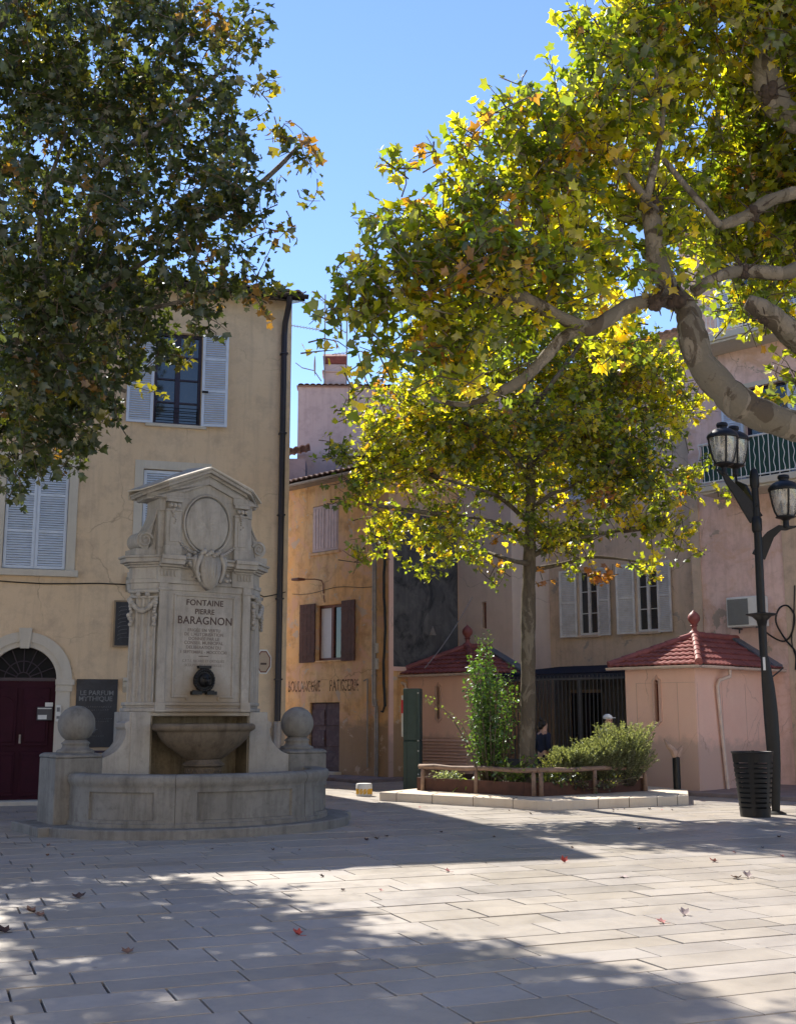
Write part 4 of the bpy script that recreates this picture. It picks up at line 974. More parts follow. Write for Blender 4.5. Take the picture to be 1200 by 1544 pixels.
m.tube(smooth([(.35,-.42,.1),(.5,-.35,-.15),(.75,-.1,-.35),(.95,-.06,-.2),(1.05,-.05,.2),(.9,-.05,.45),(.7,-.06,.4),(.62,-.1,.1),(.8,-.06,-.3),(1.02,-.05,-.6),(1.0,-.05,-1.0)]), .020, 6)
m.tube(smooth([(1.1,-.05,.9),(1.02,-.05,.1),(.95,-.05,-.4),(1.1,-.05,-.9)]), .014, 6); m.build('hose', M['black_metal'], ac)

# ================================================================= PAVILIONS
def pavilion(name, label, x0, x1, b, dep, left_side):
    t = thing(name, Kw(x0, 0), KR, label, 'pavilion'); Wd = x1-x0; H = 2.62; RZ = 3.34
    m = MB(); slot = [(Wd*.5-.055, Wd*.5+.055, 1.52, 2.34)] if left_side else [(Wd*.46-.06, Wd*.46+.06, 1.48, 2.36)]
    wall_mb(m, 0, Wd, -.05, H, slot, reveal=.10)
    m.add([(Wd,0,-.05),(Wd,dep,-.05),(Wd,dep,H),(Wd,0,H)], [(0,1,2,3)]); m.add([(0,0,-.05),(0,dep,-.05),(0,dep,H),(0,0,H)], [(0,1,2,3)])
    m.build('wall', M['pavilion'], t)
    sx = (slot[0][0]+slot[0][1])/2; z0, z1 = slot[0][2], slot[0][3]
    m = MB(); m.box(sx-.06,sx+.06,.08,.10,z0,z1)
    sl = m.build('slot_window', M['red_brown'], t)
    m = MB()
    oc = [(-.055,z0+.03),(-.055,z1-.03),(-.03,z1),(0,z1+.07),(.03,z1),(.055,z1-.03),(.055,z0+.03),(.03,z0),(0,z0-.07),(-.03,z0)]
    oo = [(x*1.9, z0+(z-z0)*1.06-.025) for x, z in oc]; n = len(oc)
    vs = [(sx+x,-.04,z) for x,z in oo] + [(sx+x,-.04,z) for x,z in oc] + [(sx+x,.0,z) for x,z in oo] + [(sx+x,.05,z) for x,z in oc]
    m.add(vs, [(i,(i+1)%n,n+(i+1)%n,n+i) for i in range(n)] + [(i,(i+1)%n,2*n+(i+1)%n,2*n+i) for i in range(n)] + [(n+i,n+(i+1)%n,3*n+(i+1)%n,3*n+i) for i in range(n)])
    m.build('surround', M['pavilion_trim'], sl)
    m = MB()
    if left_side:
        for k in range(10): z = .28+.078*k; m.prism([(-.002,z),(-.055,z),(-.05,z+.012),(-.004,z+.06)], .55, Wd-.18, 'x')
        m.box(.50,.55,-.02,.0,.22,1.08); m.box(.55,Wd-.18,-.02,.0,1.06,1.09)
        m.build('louvre_panel', M['pavilion_trim'], t)
    else:
        for a,b_,c_,d_ in ((.27,.285,.0,2.3),(.27,Wd,2.29,2.30),(1.28,1.29,.9,2.3),(.0,Wd,.70,.715)): m.box(a,b_,-.006,-.001,c_,d_)
        for a,b_ in ((.0,1.0),(1.0,2.0),(2.0,dep)): m.box(Wd+.001,Wd+.006,a+.05,a+.06,0,2.3)
        m.build('render_joint', M['pavilion_trim'], t)
    e = .25; zr = H+.03
    a0, a1, yb = -e, Wd+e, dep
    fx = (x1-x0)/2
    F0 = (fx, b, RZ)
    m = MB(); kw = dict(roll=.16, amp=.022, step=.035, course=.27, sub=6)
    tiles(m, (a0,-e,zr),(a1,-e,zr),F0,F0, **kw)
    tiles(m, (a1,-e,zr),(a1,yb,zr),(fx,yb,RZ),F0, **kw)
    tiles(m, (a0,yb,zr),(a0,-e,zr),F0,(fx,yb,RZ), **kw)
    rf = m.build('roof', M['tile_red'], t, fix=False)
    def ridge(p, q, r=.075, n=None):
        p, q = Vector(p), Vector(q); L = (q-p).length; n = n or max(2, round(L/.36)); mb = MB(); dirv = (q-p)/L
        for k in range(n):
            a = p + dirv*(L*k/n); b_ = p + dirv*(L*(k+1)/n+.03); mb.tube([a,a+dirv*.04,b_], [r*1.15,r*1.1,r*.92], 10)
        return mb.build('ridge_tiles', M['tile_red'], rf, smooth=True)
    up = .05
    for c_ in ((a0,-e,zr),(a1,-e,zr)): ridge((c_[0],c_[1],c_[2]+up),(F0[0],F0[1],F0[2]+up))
    ridge((fx,yb,RZ+up),(fx,b,RZ+up))
    m = MB(); m.lathe([(.13,-.12),(.14,.0),(.10,.04),(.06,.07),(.055,.15),(.09,.17),(.06,.19),(.075,.22),(.125,.28),(.14,.34),(.125,.40),(.085,.45),(.035,.49),(.005,.53)], 20, (fx,b,RZ+.08)); m.build('finial', M['tile_red'], rf, smooth=50)
    m = MB()    # lead valley where the slopes meet the house
    for sgn in (1,-1):
        q0 = (fx,yb,RZ+.05); q1 = (a1 if sgn > 0 else a0, yb, zr+.05)
        v = [Vector(q0),Vector(q1),Vector(q1)+Vector((0,-.42,.0)),Vector(q0)+Vector((0,-.3,.0))]
        m.add(v+[p+Vector((0,0,.05)) for p in v], [(0,1,2,3),(4,7,6,5),(0,1,5,4),(1,2,6,5),(2,3,7,6),(3,0,4,7)])
    m.build('flashing', M['lead'], rf)
    m = MB(); m.box(a0+.04,a1-.04,-e+.05,yb-.002,H-.02,zr-.004); m.build('soffit', M['pavilion_trim'], t)
    m = MB(); gutter(m, (a0-.02,-e-.05,zr-.02),(a1+.05,-e-.05,zr-.02), .055); gutter(m, (a1+.05,-e-.05,zr-.02),(a1+.05,yb,zr-.02), .055)
    if left_side: m.tube([(-.14,-.30,zr-.08),(-.14,-.30,zr-.16),(.03,-.12,zr-.24),(.03,-.09,zr-.34),(.03,-.09,.05)], .045, 10)
    else: m.tube([(Wd+.24,1.0,zr-.07),(Wd+.24,1.0,zr-.22),(Wd+.10,.80,zr-.30),(Wd+.07,.76,zr-.42),(Wd+.07,.98,.25),(Wd+.07,1.0,.05)], .04, 10)
    m.build('gutter', M['cream_pipe'], t, smooth=35)
    return t
pavilion('pavilion', 'salmon pavilion with red tiled hipped roof beside the orange house, partly behind the leafy shrub', -8.38, -6.17, 1.1, 2.0, True)
pavilion('pavilion', 'salmon pavilion with red tiled hipped roof and slot window behind the black bollard', -1.72, 0.0, 1.5, 3.36, False)
gt = thing('barred_gate', Kw(-6.17, .35), KR, 'grey vertical barred screen closing the dark passage between the two pavilions', 'gate')
m = MB(); m.box(0,4.45,-.02,.02,2.42,2.47); m.box(0,4.45,-.02,.02,.55,.60)
for k in range(41): x = .05+.11*k; m.box(x-.009,x+.009,-.009,.009,.09,2.52)
m.build('bars', M['gate_grey'], gt)
m = MB(); m.box(1.3,1.36,-.03,.03,.09,2.42); m.box(2.95,3.01,-.03,.03,.09,2.42); m.box(0,4.45,-.05,.05,.09,.55); m.build('frame', M['gate_grey'], gt)
aw = thing('passage_canopy', Kw(-6.17, .45), KR, 'dark blue corrugated metal canopy over the barred passage between the pavilions', 'canopy')
m = MB()
for k in range(74): x = .06*k; m.add([(x,0,2.56),(x+.03,0,2.60),(x+.06,0,2.56),(x+.06,3.1,2.86),(x+.03,3.1,2.90),(x,3.1,2.86)], [(0,1,4,5),(1,2,3,4)])
m.build('sheet', M['blue_tarp'], aw, fix=False); m = MB(); m.box(0,4.45,.0,.06,2.46,2.56); m.build('fascia', M['blue_tarp'], aw)
ow = thing('overhead_cable', at(701,945,29.3), 0, 'thin grey cable running down from the dark wall over the left pavilion roof', 'cable')
p0, p1 = at(712,900,30.4)-at(701,945,29.3), at(640,1008,28.6)-at(701,945,29.3)
m = MB(); m.tube([p0+(p1-p0)*k/8 + Vector((0,0,-.12*math.sin(math.pi*k/8))) for k in range(9)], .012, 5); m.build('wire', M['zinc'], ow)

# ================================================================= FOLIAGE TOOLS
LT = []   # lobed plane leaf: (x, y) outline around its centre, petiole at -y
for a_, r_ in ((180,.30),(-112,.78),(-84,.58),(-55,.98),(-27,.66),(0,1.08),(27,.66),(55,.98),(84,.58),(112,.78)): LT.append((math.sin(R(a_))*r_, math.cos(R(a_))*r_))
LT = np.array(LT)
def leaf_mesh(name, pos, fwd, nrm, size, tint, mat, parent, kind='plane', seed=0, wood=None):
    """pos, fwd, nrm: (N,3); size (N,); tint (N,3)"""
    rs = np.random.RandomState(seed); N = len(pos)
    fwd = fwd/np.linalg.norm(fwd,axis=1,keepdims=True); side = np.cross(fwd, nrm); side /= (np.linalg.norm(side,axis=1,keepdims=True)+1e-9); up = np.cross(side, fwd)
    if kind == 'plane':
        K = len(LT); P = np.zeros((N, K+1, 3)); fold = rs.uniform(-.2,.75,N)[:,None]; curl = rs.uniform(-.3,.8,N)[:,None]
        jit = rs.uniform(.78,1.18,(N,K)); x = LT[None,:,0]*rs.uniform(.75,1.1,(N,1))*jit; y = LT[None,:,1]*rs.uniform(.85,1.1,(N,1))*jit + .1
        z = fold*np.abs(x) - curl*(y**2)*.6 + rs.uniform(-.08,.08,(N,K))
        P[:,1:,:] = pos[:,None,:] + size[:,None,None]*(x[...,None]*side[:,None,:] + y[...,None]*fwd[:,None,:] + z[...,None]*up[:,None,:])
        P[:,0,:] = pos + size[:,None]*.1*fwd
        tri = np.array([[0,i+1,(i+1)%K+1] for i in range(K)]); V = K+1
    else:   # small pointed leaf: 4 corners
        w_ = .34 if kind == 'oval' else .13
        q = np.array([(0,0,0),(w_,.45,.08),(0,1,-.12),(-w_,.45,.08)])
        P = pos[:,None,:] + size[:,None,None]*(q[None,:,0,None]*side[:,None,:] + q[None,:,1,None]*fwd[:,None,:] + q[None,:,2,None]*up[:,None,:])
        tri = np.array([[0,1,2],[0,2,3]]); V = 4
    T = (tri[None] + (np.arange(N)*V)[:,None,None]).reshape(-1,3)
    co = P.reshape(-1,3); nl = len(T); ncol = np.repeat(tint, V, axis=0)
    if wood is not None and wood.v:
        wv = np.array([tuple(p) for p in wood.v]); wt = []
        for f in wood.f:
            for q in range(1, len(f)-1): wt.append((f[0], f[q], f[q+1]))
        T = np.vstack([T, np.array(wt)+len(co)]); co = np.vstack([co, wv]); ncol = np.vstack([ncol, np.full((len(wv),3), .06)])
    me = bpy.data.meshes.new(name); nf = len(T)
    me.vertices.add(len(co)); me.vertices.foreach_set('co', co.astype(np.float32).ravel())
    me.loops.add(nf*3); me.loops.foreach_set('vertex_index', T.astype(np.int32).ravel())
    me.polygons.add(nf); me.polygons.foreach_set('loop_start', np.arange(0,nf*3,3,dtype=np.int32)); me.update(calc_edges=True)
    at_ = me.color_attributes.new('leaf_tint', 'FLOAT_COLOR', 'POINT')
    c = np.ones((len(co),4), np.float32); c[:,:3] = ncol; at_.data.foreach_set('color', c.ravel())
    me.materials.append(mat); me.materials.append(M['bark_dark'])
    mi = np.zeros(nf, np.int32); mi[nl:] = 1; me.polygons.foreach_set('material_index', mi); me.validate()
    o = bpy.data.objects.new(name, me); COL.objects.link(o); o.parent = parent; return o
def crown_batch(root, acc, lobes, n_shoots, size, pal, seed, per=(9,15), gap=-.55, droop=.5, shoot=(.5,1.1), twig_r=.006, up=.35):
    """leafy shoots through a set of lobes. lobes: (centre, (rx,ry,rz), weight)"""
    rs = np.random.RandomState(seed); base = np.array(root.location)
    W_ = np.array([l[1][0]*l[1][1]*l[1][2]*l[2] for l in lobes]); W_ /= W_.sum()
    idx = rs.choice(len(lobes), n_shoots, p=W_); pos, fwd, nrm, siz, tin, tw = acc; ph = rs.uniform(0,6.28,6)
    for k in idx:
        c, rad, _ = lobes[k]; c = np.array(c) - base; rad = np.array(rad)
        dv = rs.normal(size=3); dv /= np.linalg.norm(dv); q = rs.uniform()**(1/2.4)
        p = c + dv*q*rad
        nv = math.sin(p[0]*1.9+ph[0]+math.sin(p[2]*1.3+ph[3])) + math.sin(p[1]*1.7+ph[1]) + math.sin(p[2]*2.3+ph[2]+p[0]*.8)
        nv += .7*(math.sin(p[0]*5.1+ph[4]) + math.sin(p[2]*4.7+ph[5]))
        if nv < gap*3 and rs.uniform() < .9: continue
        L = rs.uniform(*shoot); dr = dv*np.array([.8,.8,.7]) + rs.normal(size=3)*.5 + np.array([0,0,up]); dr /= np.linalg.norm(dr)
        st = p - dr*L*.6; n = rs.randint(*per); ts = (np.arange(n)+rs.uniform(0,1,n))/n
        bend = rs.normal(size=3)*.12*L; r = rs.uniform(); cum = 0
        for wgt, colr in pal:
            cum += wgt
            if r <= cum: break
        hue = np.array(colr)*rs.uniform(.75,1.25)
        pts = [st + dr*L*t + bend*math.sin(math.pi*t) - np.array([0,0,.10*L])*t*t for t in (0,.35,.7,1)]
        tw.tube([tuple(a) for a in pts], [twig_r*1.6,twig_r*1.2,twig_r,twig_r*.6], 3)
        for t in ts:
            b = st + dr*L*t + bend*math.sin(math.pi*t) - np.array([0,0,.10*L])*t*t
            pd = rs.normal(size=3) + dr*.5; pd /= np.linalg.norm(pd)
            pos.append(b + pd*size*rs.uniform(.5,1.3)); fwd.append(pd + np.array([0,0,-droop]) + rs.normal(size=3)*.3)
            nrm.append(np.array([0,0,1.0]) + rs.normal(size=3)*.75); siz.append(size*rs.uniform(.5,1.3)); h = hue*rs.uniform(.75,1.25)
            if rs.uniform() < .015: h = np.array(pal[-1][1])
            tin.append(h)
def crown(root, *batches, seed=0, mat='leaf'):
    acc = ([],[],[],[],[],MB())
    for a, kw in batches: crown_batch(root, acc, *a, **kw)
    pos, fwd, nrm, siz, tin, tw = acc
    return leaf_mesh('crown', np.array(pos), np.array(fwd), np.array(nrm), np.array(siz), np.clip(np.array(tin),0,1), M[mat], root, seed=seed, wood=tw)
def limb(mb, pts, rs_, root, seg=12, sub=5, knot=None, seed=0):
    """smooth tapering limb through world points"""
    rnd = random.Random(seed); P = [Vector(p) - root.location for p in pts]; out, rad = [], []
    n = len(P)
    for i in range(n-1):
        p0, p1, p2, p3 = P[max(i-1,0)], P[i], P[i+1], P[min(i+2,n-1)]
        for k in range(sub):
            t = k/sub; q = .5*((2*p1) + (-p0+p2)*t + (2*p0-5*p1+4*p2-p3)*t*t + (-p0+3*p1-3*p2+p3)*t**3)
            out.append(q); rad.append((rs_[i]*(1-t)+rs_[i+1]*t)*rnd.uniform(.90,1.10))
    out.append(P[-1]); rad.append(rs_[-1]); mb.tube(out, rad, seg)
def knots(spots, root, seed=0):
    rnd = random.Random(seed)
    for p, r in spots:
        c = Vector(p) - root.location; mb = MB(); mb.ball(c, r*.75, 9, 7)
        for k in range(16):
            dv = Vector((rnd.gauss(0,1),rnd.gauss(0,1),rnd.gauss(0,1))).normalized(); mb.ball(c + dv*r*.62, r*rnd.uniform(.28,.5), 7, 5)
        for k in range(12):
            dv = Vector((rnd.gauss(0,1),rnd.gauss(0,1),rnd.gauss(.6,.8))).normalized(); mb.tube([c, c+dv*r*1.2, c+dv*r*rnd.uniform(1.6,3)], [.012,.008,.004], 5)
        mb.build('branch_knot', M['knot'], root, smooth='all')
def lob(x, y, D, r, w=1.0, fy=1.0, fz=.9): return (at(x, y, D), (r, r*fy*.75, r*fz), w)

# ----- the old plane on the left (trunk outside the frame)
LPAL = [(.66,(.045,.062,.022)),(.22,(.065,.082,.022)),(.10,(.14,.135,.022)),(.02,(.17,.10,.03))]  # greens darkened to carry the crown's shade side
tl = thing('plane_tree', (-7.7, 14.7, 0), 0, 'large green plane tree, leaves darkened for its shade side, overhanging the square at the upper left', 'tree')
m = MB(); D = 14.7
limb(m, [(-7.7,14.7,-.1),(-7.65,14.7,1.2),(-7.6,14.7,2.6),(-7.4,14.6,3.6)], [.46,.38,.34,.32], tl, 14)
limb(m, [(-7.5,14.7,3.0),at(-180,600,D),at(-60,540,D),at(30,520,D),at(55,480,D)], [.25,.19,.15,.12,.13], tl)
limb(m, [at(30,560,D),at(28,525,14.5),at(60,470,14.4),at(95,455,14.3)], [.09,.09,.075,.08], tl)
limb(m, [(-7.4,14.7,3.3),at(-200,400,D),at(-130,250,D),at(-60,120,D),at(20,0,D)], [.22,.17,.13,.10,.07], tl)
limb(m, [(-7.6,14.7,3.2),(-8.8,15.3,4.9),(-9.9,15.8,6.6)], [.22,.15,.10], tl)
for a in ([(90,455),(160,430),(240,380),(320,330)],[(80,450),(120,360),(150,250),(170,120)],[(70,450),(60,330),(100,200)],[(90,460),(180,470),(270,455),(340,430)],[(60,500),(120,560),(190,590)],[(20,0),(120,-40)],[(50,470),(0,380),(-40,260)],[(320,330),(400,270),(455,215)],[(150,250),(250,180),(340,100)]):
    limb(m, [at(x,y,14.3+.25*i) for i,(x,y) in enumerate(a)], [.045-.009*i for i in range(len(a))], tl, 6, 3)
m.build('trunk', M['bark'], tl, smooth='all')
knots([(at(52,478,14.6),.19),(at(92,450,14.3),.15),(at(40,520,14.6),.14)], tl, 2)
KL = 1.17
def lobL(x, y, D, r, w=1.0, fy=1.0, fz=.9): return lob(x, y, D*KL, r*KL, w, fy*1.6, fz)
lob_l = [lobL(40,100,13,2.2),lobL(200,130,12.8,1.5),lobL(300,40,12.6,.78,1.2),lobL(330,190,12.4,.62,1.2),lobL(250,330,12.3,1.15),lobL(350,330,12.2,.62,1.3),lobL(395,300,12.1,.38,1.3),lobL(390,395,12.1,.30,1.4),
         lobL(90,390,12.6,1.35),lobL(250,430,12.3,.62,1.2),lobL(335,440,12.2,.32,1.6),lobL(190,480,12.4,.5,1.2),lobL(60,570,12.4,.75,1.3),lobL(160,590,12.3,.36,2.0),lobL(60,660,12.3,.5,2.0),lobL(25,700,12.2,.36,2.4),lobL(110,650,12.2,.32,2.2),lobL(190,620,12.2,.15,2),
         lobL(375,40,12.6,.22,1.5),lobL(385,150,12.5,.25,1.2),lobL(-230,200,13.2,2.3,.30),lobL(-260,520,13.0,1.5,.35),lobL(-100,-150,13.2,2.2,.25),lobL(-420,330,14.5,2.0,.3),lobL(400,418,12.1,.22,1.5)]
LOW = [lobL(60,570,14.6,.88),lobL(140,590,14.4,.50),lobL(50,660,14.2,.56),lobL(25,705,13.6,.40),lobL(105,660,14.0,.40),lobL(190,560,14.4,.46),lobL(180,620,13.8,.2),lobL(200,480,13.6,.60),lobL(300,460,12.2,.42),lobL(360,430,12.2,.3),lobL(250,520,13.4,.33),lobL(95,440,14.4,1.1),lobL(-90,600,14.6,1.0)]
FRONT = [lobL(60,470,11.6,.42,1,.4),lobL(120,450,11.6,.42,1,.4),lobL(40,560,11.8,.35,1,.4),lobL(180,520,11.8,.32,1,.4),lobL(20,420,11.6,.4,1,.4),lobL(130,560,11.8,.3,1,.4),lobL(300,290,11.9,.3,1,.4)]
crown(tl, ((FRONT, 95, .080, LPAL, 29), dict(gap=-9, shoot=(.3,.65), per=(10,15))), ((lob_l, 2150, .080, LPAL, 21), dict(gap=-.62, shoot=(.3,.75), per=(11,17))), ((LOW, 600, .080, LPAL, 27), dict(gap=-1.2, shoot=(.3,.65), per=(11,17))), (([lobL(455,235,12.1,.18,1,.5),lobL(470,290,12.0,.12,1,.5),lobL(440,340,12.0,.14,1,.5),lobL(380,70,12.4,.16,1,.5),lobL(400,130,12.3,.12),lobL(425,200,12.2,.14),lobL(425,432,12.0,.12),lobL(395,450,12.0,.12)], 34, .085, [(.5,(.075,.095,.022)),(.35,(.2,.18,.025)),(.15,(.22,.12,.03))], 22), dict(per=(4,8), gap=-9, shoot=(.25,.5))), mat='leaf_shaded')

# ----- the old plane on the right
RPAL = [(.36,(.085,.115,.022)),(.26,(.14,.16,.022)),(.26,(.25,.24,.025)),(.10,(.37,.29,.03)),(.02,(.22,.11,.03))]
tr = thing('plane_tree', (5.6, 10.4, 0), 0, 'big mottled plane tree with thick pale pruned limbs reaching in from the right', 'tree')
m = MB(); D = 10.5
limb(m, [(5.6,10.4,-.1),(5.55,10.4,1.2),(5.45,10.4,2.6),(5.2,10.4,3.6)], [.46,.38,.34,.30], tr, 14)
limb(m, [(5.3,10.4,3.4),at(1300,668,D),at(1200,643,D),at(1130,618,D),at(1092,588,D),at(1056,545,D),at(1043,500,D),at(1035,465,10.6),at(1015,448,10.6)], [.24,.150,.135,.152,.142,.136,.128,.11,.10], tr, 16)
limb(m, [at(1015,448,10.6),at(985,452,10.5),at(945,462,10.4),at(905,488,10.3),at(880,494,10.3),at(845,478,10.2),at(800,455,10.2),at(762,440,10.2)], [.12,.07,.065,.07,.075,.06,.065,.085], tr, 12)
limb(m, [at(885,492,10.3),at(850,508,10.3),at(825,535,10.3),at(790,570,10.3),at(755,590,10.3)], [.06,.055,.055,.05,.045], tr, 10)
limb(m, [at(1020,455,10.6),at(992,400,10.7),at(985,345,10.7),at(975,300,10.8)], [.11,.10,.09,.10], tr, 12)
limb(m, [(5.4,10.5,3.5),at(1330,480,10.9),at(1230,405,10.9),at(1180,412,10.8),at(1120,408,10.8),at(1080,418,10.7),at(1045,440,10.7)], [.22,.11,.075,.07,.06,.055,.06], tr, 12)
limb(m, [at(1330,480,10.9),at(1260,560,10.9),at(1190,500,10.8),at(1155,470,10.7),at(1125,455,10.7)], [.12,.13,.12,.10,.07], tr, 12)
limb(m, [(5.5,10.5,3.6),at(1350,380,11.1),at(1240,295,11),at(1170,298,11),at(1125,325,11),at(1085,340,11)], [.2,.10,.065,.065,.06,.05], tr, 10)
limb(m, [(5.5,10.5,3.6),at(1330,250,11.2),at(1200,180,11.1),at(1165,145,11.1),at(1155,90,11.1),at(1185,20,11.1),at(1190,-60,11.1)], [.22,.14,.13,.15,.13,.11,.10], tr, 12)
for a in ([(760,440),(700,400),(640,370),(580,350)],[(765,435),(740,340),(700,260)],[(975,300),(900,200),(860,110)],[(975,300),(1000,160),(960,40)],[(1085,340),(1000,240)],[(755,590),(700,610),(650,600)],[(760,445),(680,470),(600,460),(530,420)],[(1190,-60),(1080,-80)]):
    limb(m, [at(x,y,10.4+.15*i) for i,(x,y) in enumerate(a)], [.035-.007*i for i in range(len(a))], tr, 6, 3)
m.build('trunk', M['bark'], tr, smooth='all')
knots([(at(765,438,10.2),.13),(at(1020,450,10.5),.11),(at(980,310,10.8),.13),(at(1120,410,10.8),.09),(at(1155,480,10.7),.08),(at(990,455,10.4),.09),(at(1135,320,11),.09),(at(1160,140,11.0),.12)], tr, 5)
lob_r = [lob(1080,-20,11.2,1.3),lob(950,60,10.9,.60,1.1),lob(900,170,10.7,.78,1.1),lob(1080,180,12,1.25),lob(800,240,10.5,.72,1.1),lob(700,330,10.4,.62,1.1),lob(620,400,10.3,.60,1.1),lob(550,440,10.3,.30,1.4),lob(730,420,10.2,.75),
         lob(930,330,11.2,.95),lob(830,390,10.3,.6),lob(680,520,10.3,.52,1.1),lob(590,520,10.3,.34,1.2),lob(770,540,10.5,.42,.8),lob(1110,360,12,.85,.9),lob(1180,260,12.2,.85,.9),lob(1060,420,11.6,.4,.8),lob(1120,450,11.8,.42,1.2),lob(1195,380,12.2,.5,1.2),lob(1200,310,12.0,.5),lob(1190,470,12.0,.32,1.2),lob(1040,400,10.3,.22,1.2),lob(990,410,10.2,.25,1.0),lob(920,500,11.0,.42,.7),lob(1160,470,11.3,.4,.8),lob(620,270,10.4,.20,1.4),lob(640,210,10.4,.1,1.6),
         lob(860,60,10.8,.22,1.4),lob(780,170,10.6,.28,1.3),lob(690,230,10.5,.22,1.4),lob(530,400,10.3,.2,1.4),
         lob(1180,590,10.9,.14,1.6),lob(1110,520,11.4,.3,.6),lob(1380,150,11.5,1.8,.5),lob(1300,-150,11.5,1.8,.35)]
crown(tr, ((lob_r, 3200, .069, RPAL, 31), dict(gap=-.55, shoot=(.3,.8), per=(11,17))), (([lob(600,245,10.4,.12),lob(640,225,10.4,.1),lob(790,120,10.6,.1),lob(870,40,10.8,.12),lob(500,470,10.3,.1),lob(490,520,10.3,.08),lob(530,590,10.3,.10),lob(1170,600,10.8,.14),lob(1190,560,10.8,.12),lob(700,205,10.5,.1),lob(770,170,10.5,.1),lob(575,335,10.4,.1)], 46, .075, RPAL, 33), dict(per=(4,8), gap=-9, shoot=(.25,.55))))

# ----- the young plane in the planter
PPAL = [(.32,(.095,.125,.025)),(.26,(.16,.18,.025)),(.30,(.28,.265,.03)),(.10,(.38,.30,.03)),(.02,(.24,.12,.03))]
tp = thing('plane_tree', (2.47, 22.3, .2), 0, 'young plane tree with straight dark trunk and yellow green crown growing in the planter', 'tree')
m = MB(); D = 22.3
limb(m, [(2.47,22.3,.15),at(795,1130,D),at(796,1050,D),at(796,960,D),at(797,880,D),at(799,800,D),at(800,700,D),at(800,600,D),at(805,520,D)], [.17,.15,.14,.14,.125,.11,.085,.05,.02], tp, 14)
for a in ([(798,830),(775,805),(740,785),(700,780)],[(800,840),(840,820),(880,810),(940,800)],[(800,790),(760,755),(730,740),(660,720)],[(800,770),(830,745),(860,735),(930,690)],[(800,850),(770,845),(720,830),(680,840)],[(800,720),(740,660),(660,620),(600,600)],[(800,700),(870,640),(950,600)],[(800,860),(850,850),(900,840),(980,850)],[(800,650),(730,560),(690,500)],[(800,620),(860,540),(900,480)],[(700,780),(620,770),(550,760)],[(660,720),(580,690),(520,690)],[(940,800),(1020,790)]):
    limb(m, [at(x,y,22.3+.5*((i*7+x)%3-1)*(i>0)) for i,(x,y) in enumerate(a)], [.055-.012*i for i in range(len(a))], tp, 7, 3)
m.build('trunk', M['bark_dark'], tp, smooth='all')
lob_p = [lob(760,460,23,1.1,.8),lob(940,560,22.8,1.2,.8),lob(800,640,22.6,2.0,.8,1.1,.8),lob(650,640,22.4,1.5,.9),lob(560,690,22,.95,1.1),lob(590,790,22,.62,1.1),lob(690,790,22,1.0,1.0,1.1,.75),lob(560,830,22,.28,1.4),lob(840,800,22.2,.95,.9,1.1,.6),lob(950,700,22.3,1.35,.9),lob(990,790,22,.72,1.0,1,.75),
         lob(720,520,22.8,1.4,.8),lob(870,520,22.8,1.5,.8),lob(1000,590,22.6,1.0,.8),lob(1045,700,22.2,.5,1.1),lob(640,850,21.9,.38,1.3,1,.6),lob(740,860,22,.40,1.1,1,.5),lob(880,850,22,.48,1.1,1,.5),lob(970,855,22,.4,1.1,1,.5),lob(1040,830,22,.25,1.3,1,.5),lob(530,620,22,.4,1.0),lob(520,760,22,.22,1.3)]
crown(tp, ((lob_p, 2500, .077, PPAL, 41), dict(per=(11,16), gap=-.46, shoot=(.4,.95), twig_r=.007)), (([lob(520,690,21.8,.30),lob(505,745,21.8,.20),lob(500,665,21.8,.2),lob(545,835,21.8,.22),lob(1050,835,21.8,.2),lob(1085,740,21.9,.2),lob(530,615,22,.25)], 40, .085, PPAL, 42), dict(per=(4,8), gap=-9, shoot=(.35,.7), twig_r=.007)), (([lob(900,870,21.7,.25,1,1,.6),lob(925,860,21.7,.2,1,1,.6),lob(820,870,21.8,.15),lob(905,750,21.4,.2)], 15, .080, [(1,(.24,.11,.035))], 43), dict(per=(5,9), gap=-9, shoot=(.3,.5))))

# ================================================================= PLANTER
kp = [(-.36,22.85),(2.40,20.62),(2.62,20.57),(3.0,20.68),(5.32,21.84),(5.72,23.5),(4.9,25.4),(1.2,25.2)]
pl = thing('planter', (2.5, 22.6, 0), 0, 'low stone kerbed planter with rusted steel edging and a wooden rail', 'planter')
loc = lambda pts: [(x-2.5, y-22.6) for x, y in pts]
m = MB(); m.prism(loc(kp), -.03, .165, 'z'); m.build('kerb', M['kerb'], pl, bevel=.02, seg=2)
m = MB()    # joints between the kerb stones
for (a, b, ks) in ((kp[0],kp[1],(.12,.36,.62,.86)),(kp[3],kp[4],(.22,.48,.72,.9))):
    for t in ks:
        x, y = a[0]+(b[0]-a[0])*t-2.5, a[1]+(b[1]-a[1])*t-22.6; m = MB(); m.tube([(x,y-.003,0),(x,y-.003,.15),(x+.0,y+.02,.167),(x+.12,y+.4,.167)], .005, 4); m.build('joint', M['knot'], pl)
sp_ = [(.39,23.41),(2.30,21.66),(2.52,21.56),(2.74,21.68),(4.82,23.2),(4.3,24.9),(1.1,24.8)]
m = MB(); pp = loc(sp_)
for i in range(len(pp)):
    a, b = Vector((*pp[i],0)), Vector((*pp[(i+1)%len(pp)],0)); n = Vector(((b-a).y, -(b-a).x, 0)).normalized()*.02
    m.add([a-n,b-n,b+n,a+n]+[p+Vector((0,0,.0)) for p in []], []) if False else None
    q = [a-n, b-n, b+n, a+n]; m.add([(p.x,p.y,.16) for p in q]+[(p.x,p.y,.41) for p in q], [(0,3,2,1),(4,5,6,7),(0,1,5,4),(1,2,6,5),(2,3,7,6),(3,0,4,7)])
m.build('steel_edging', M['corten'], pl)
m = MB(); rn = random.Random(5)
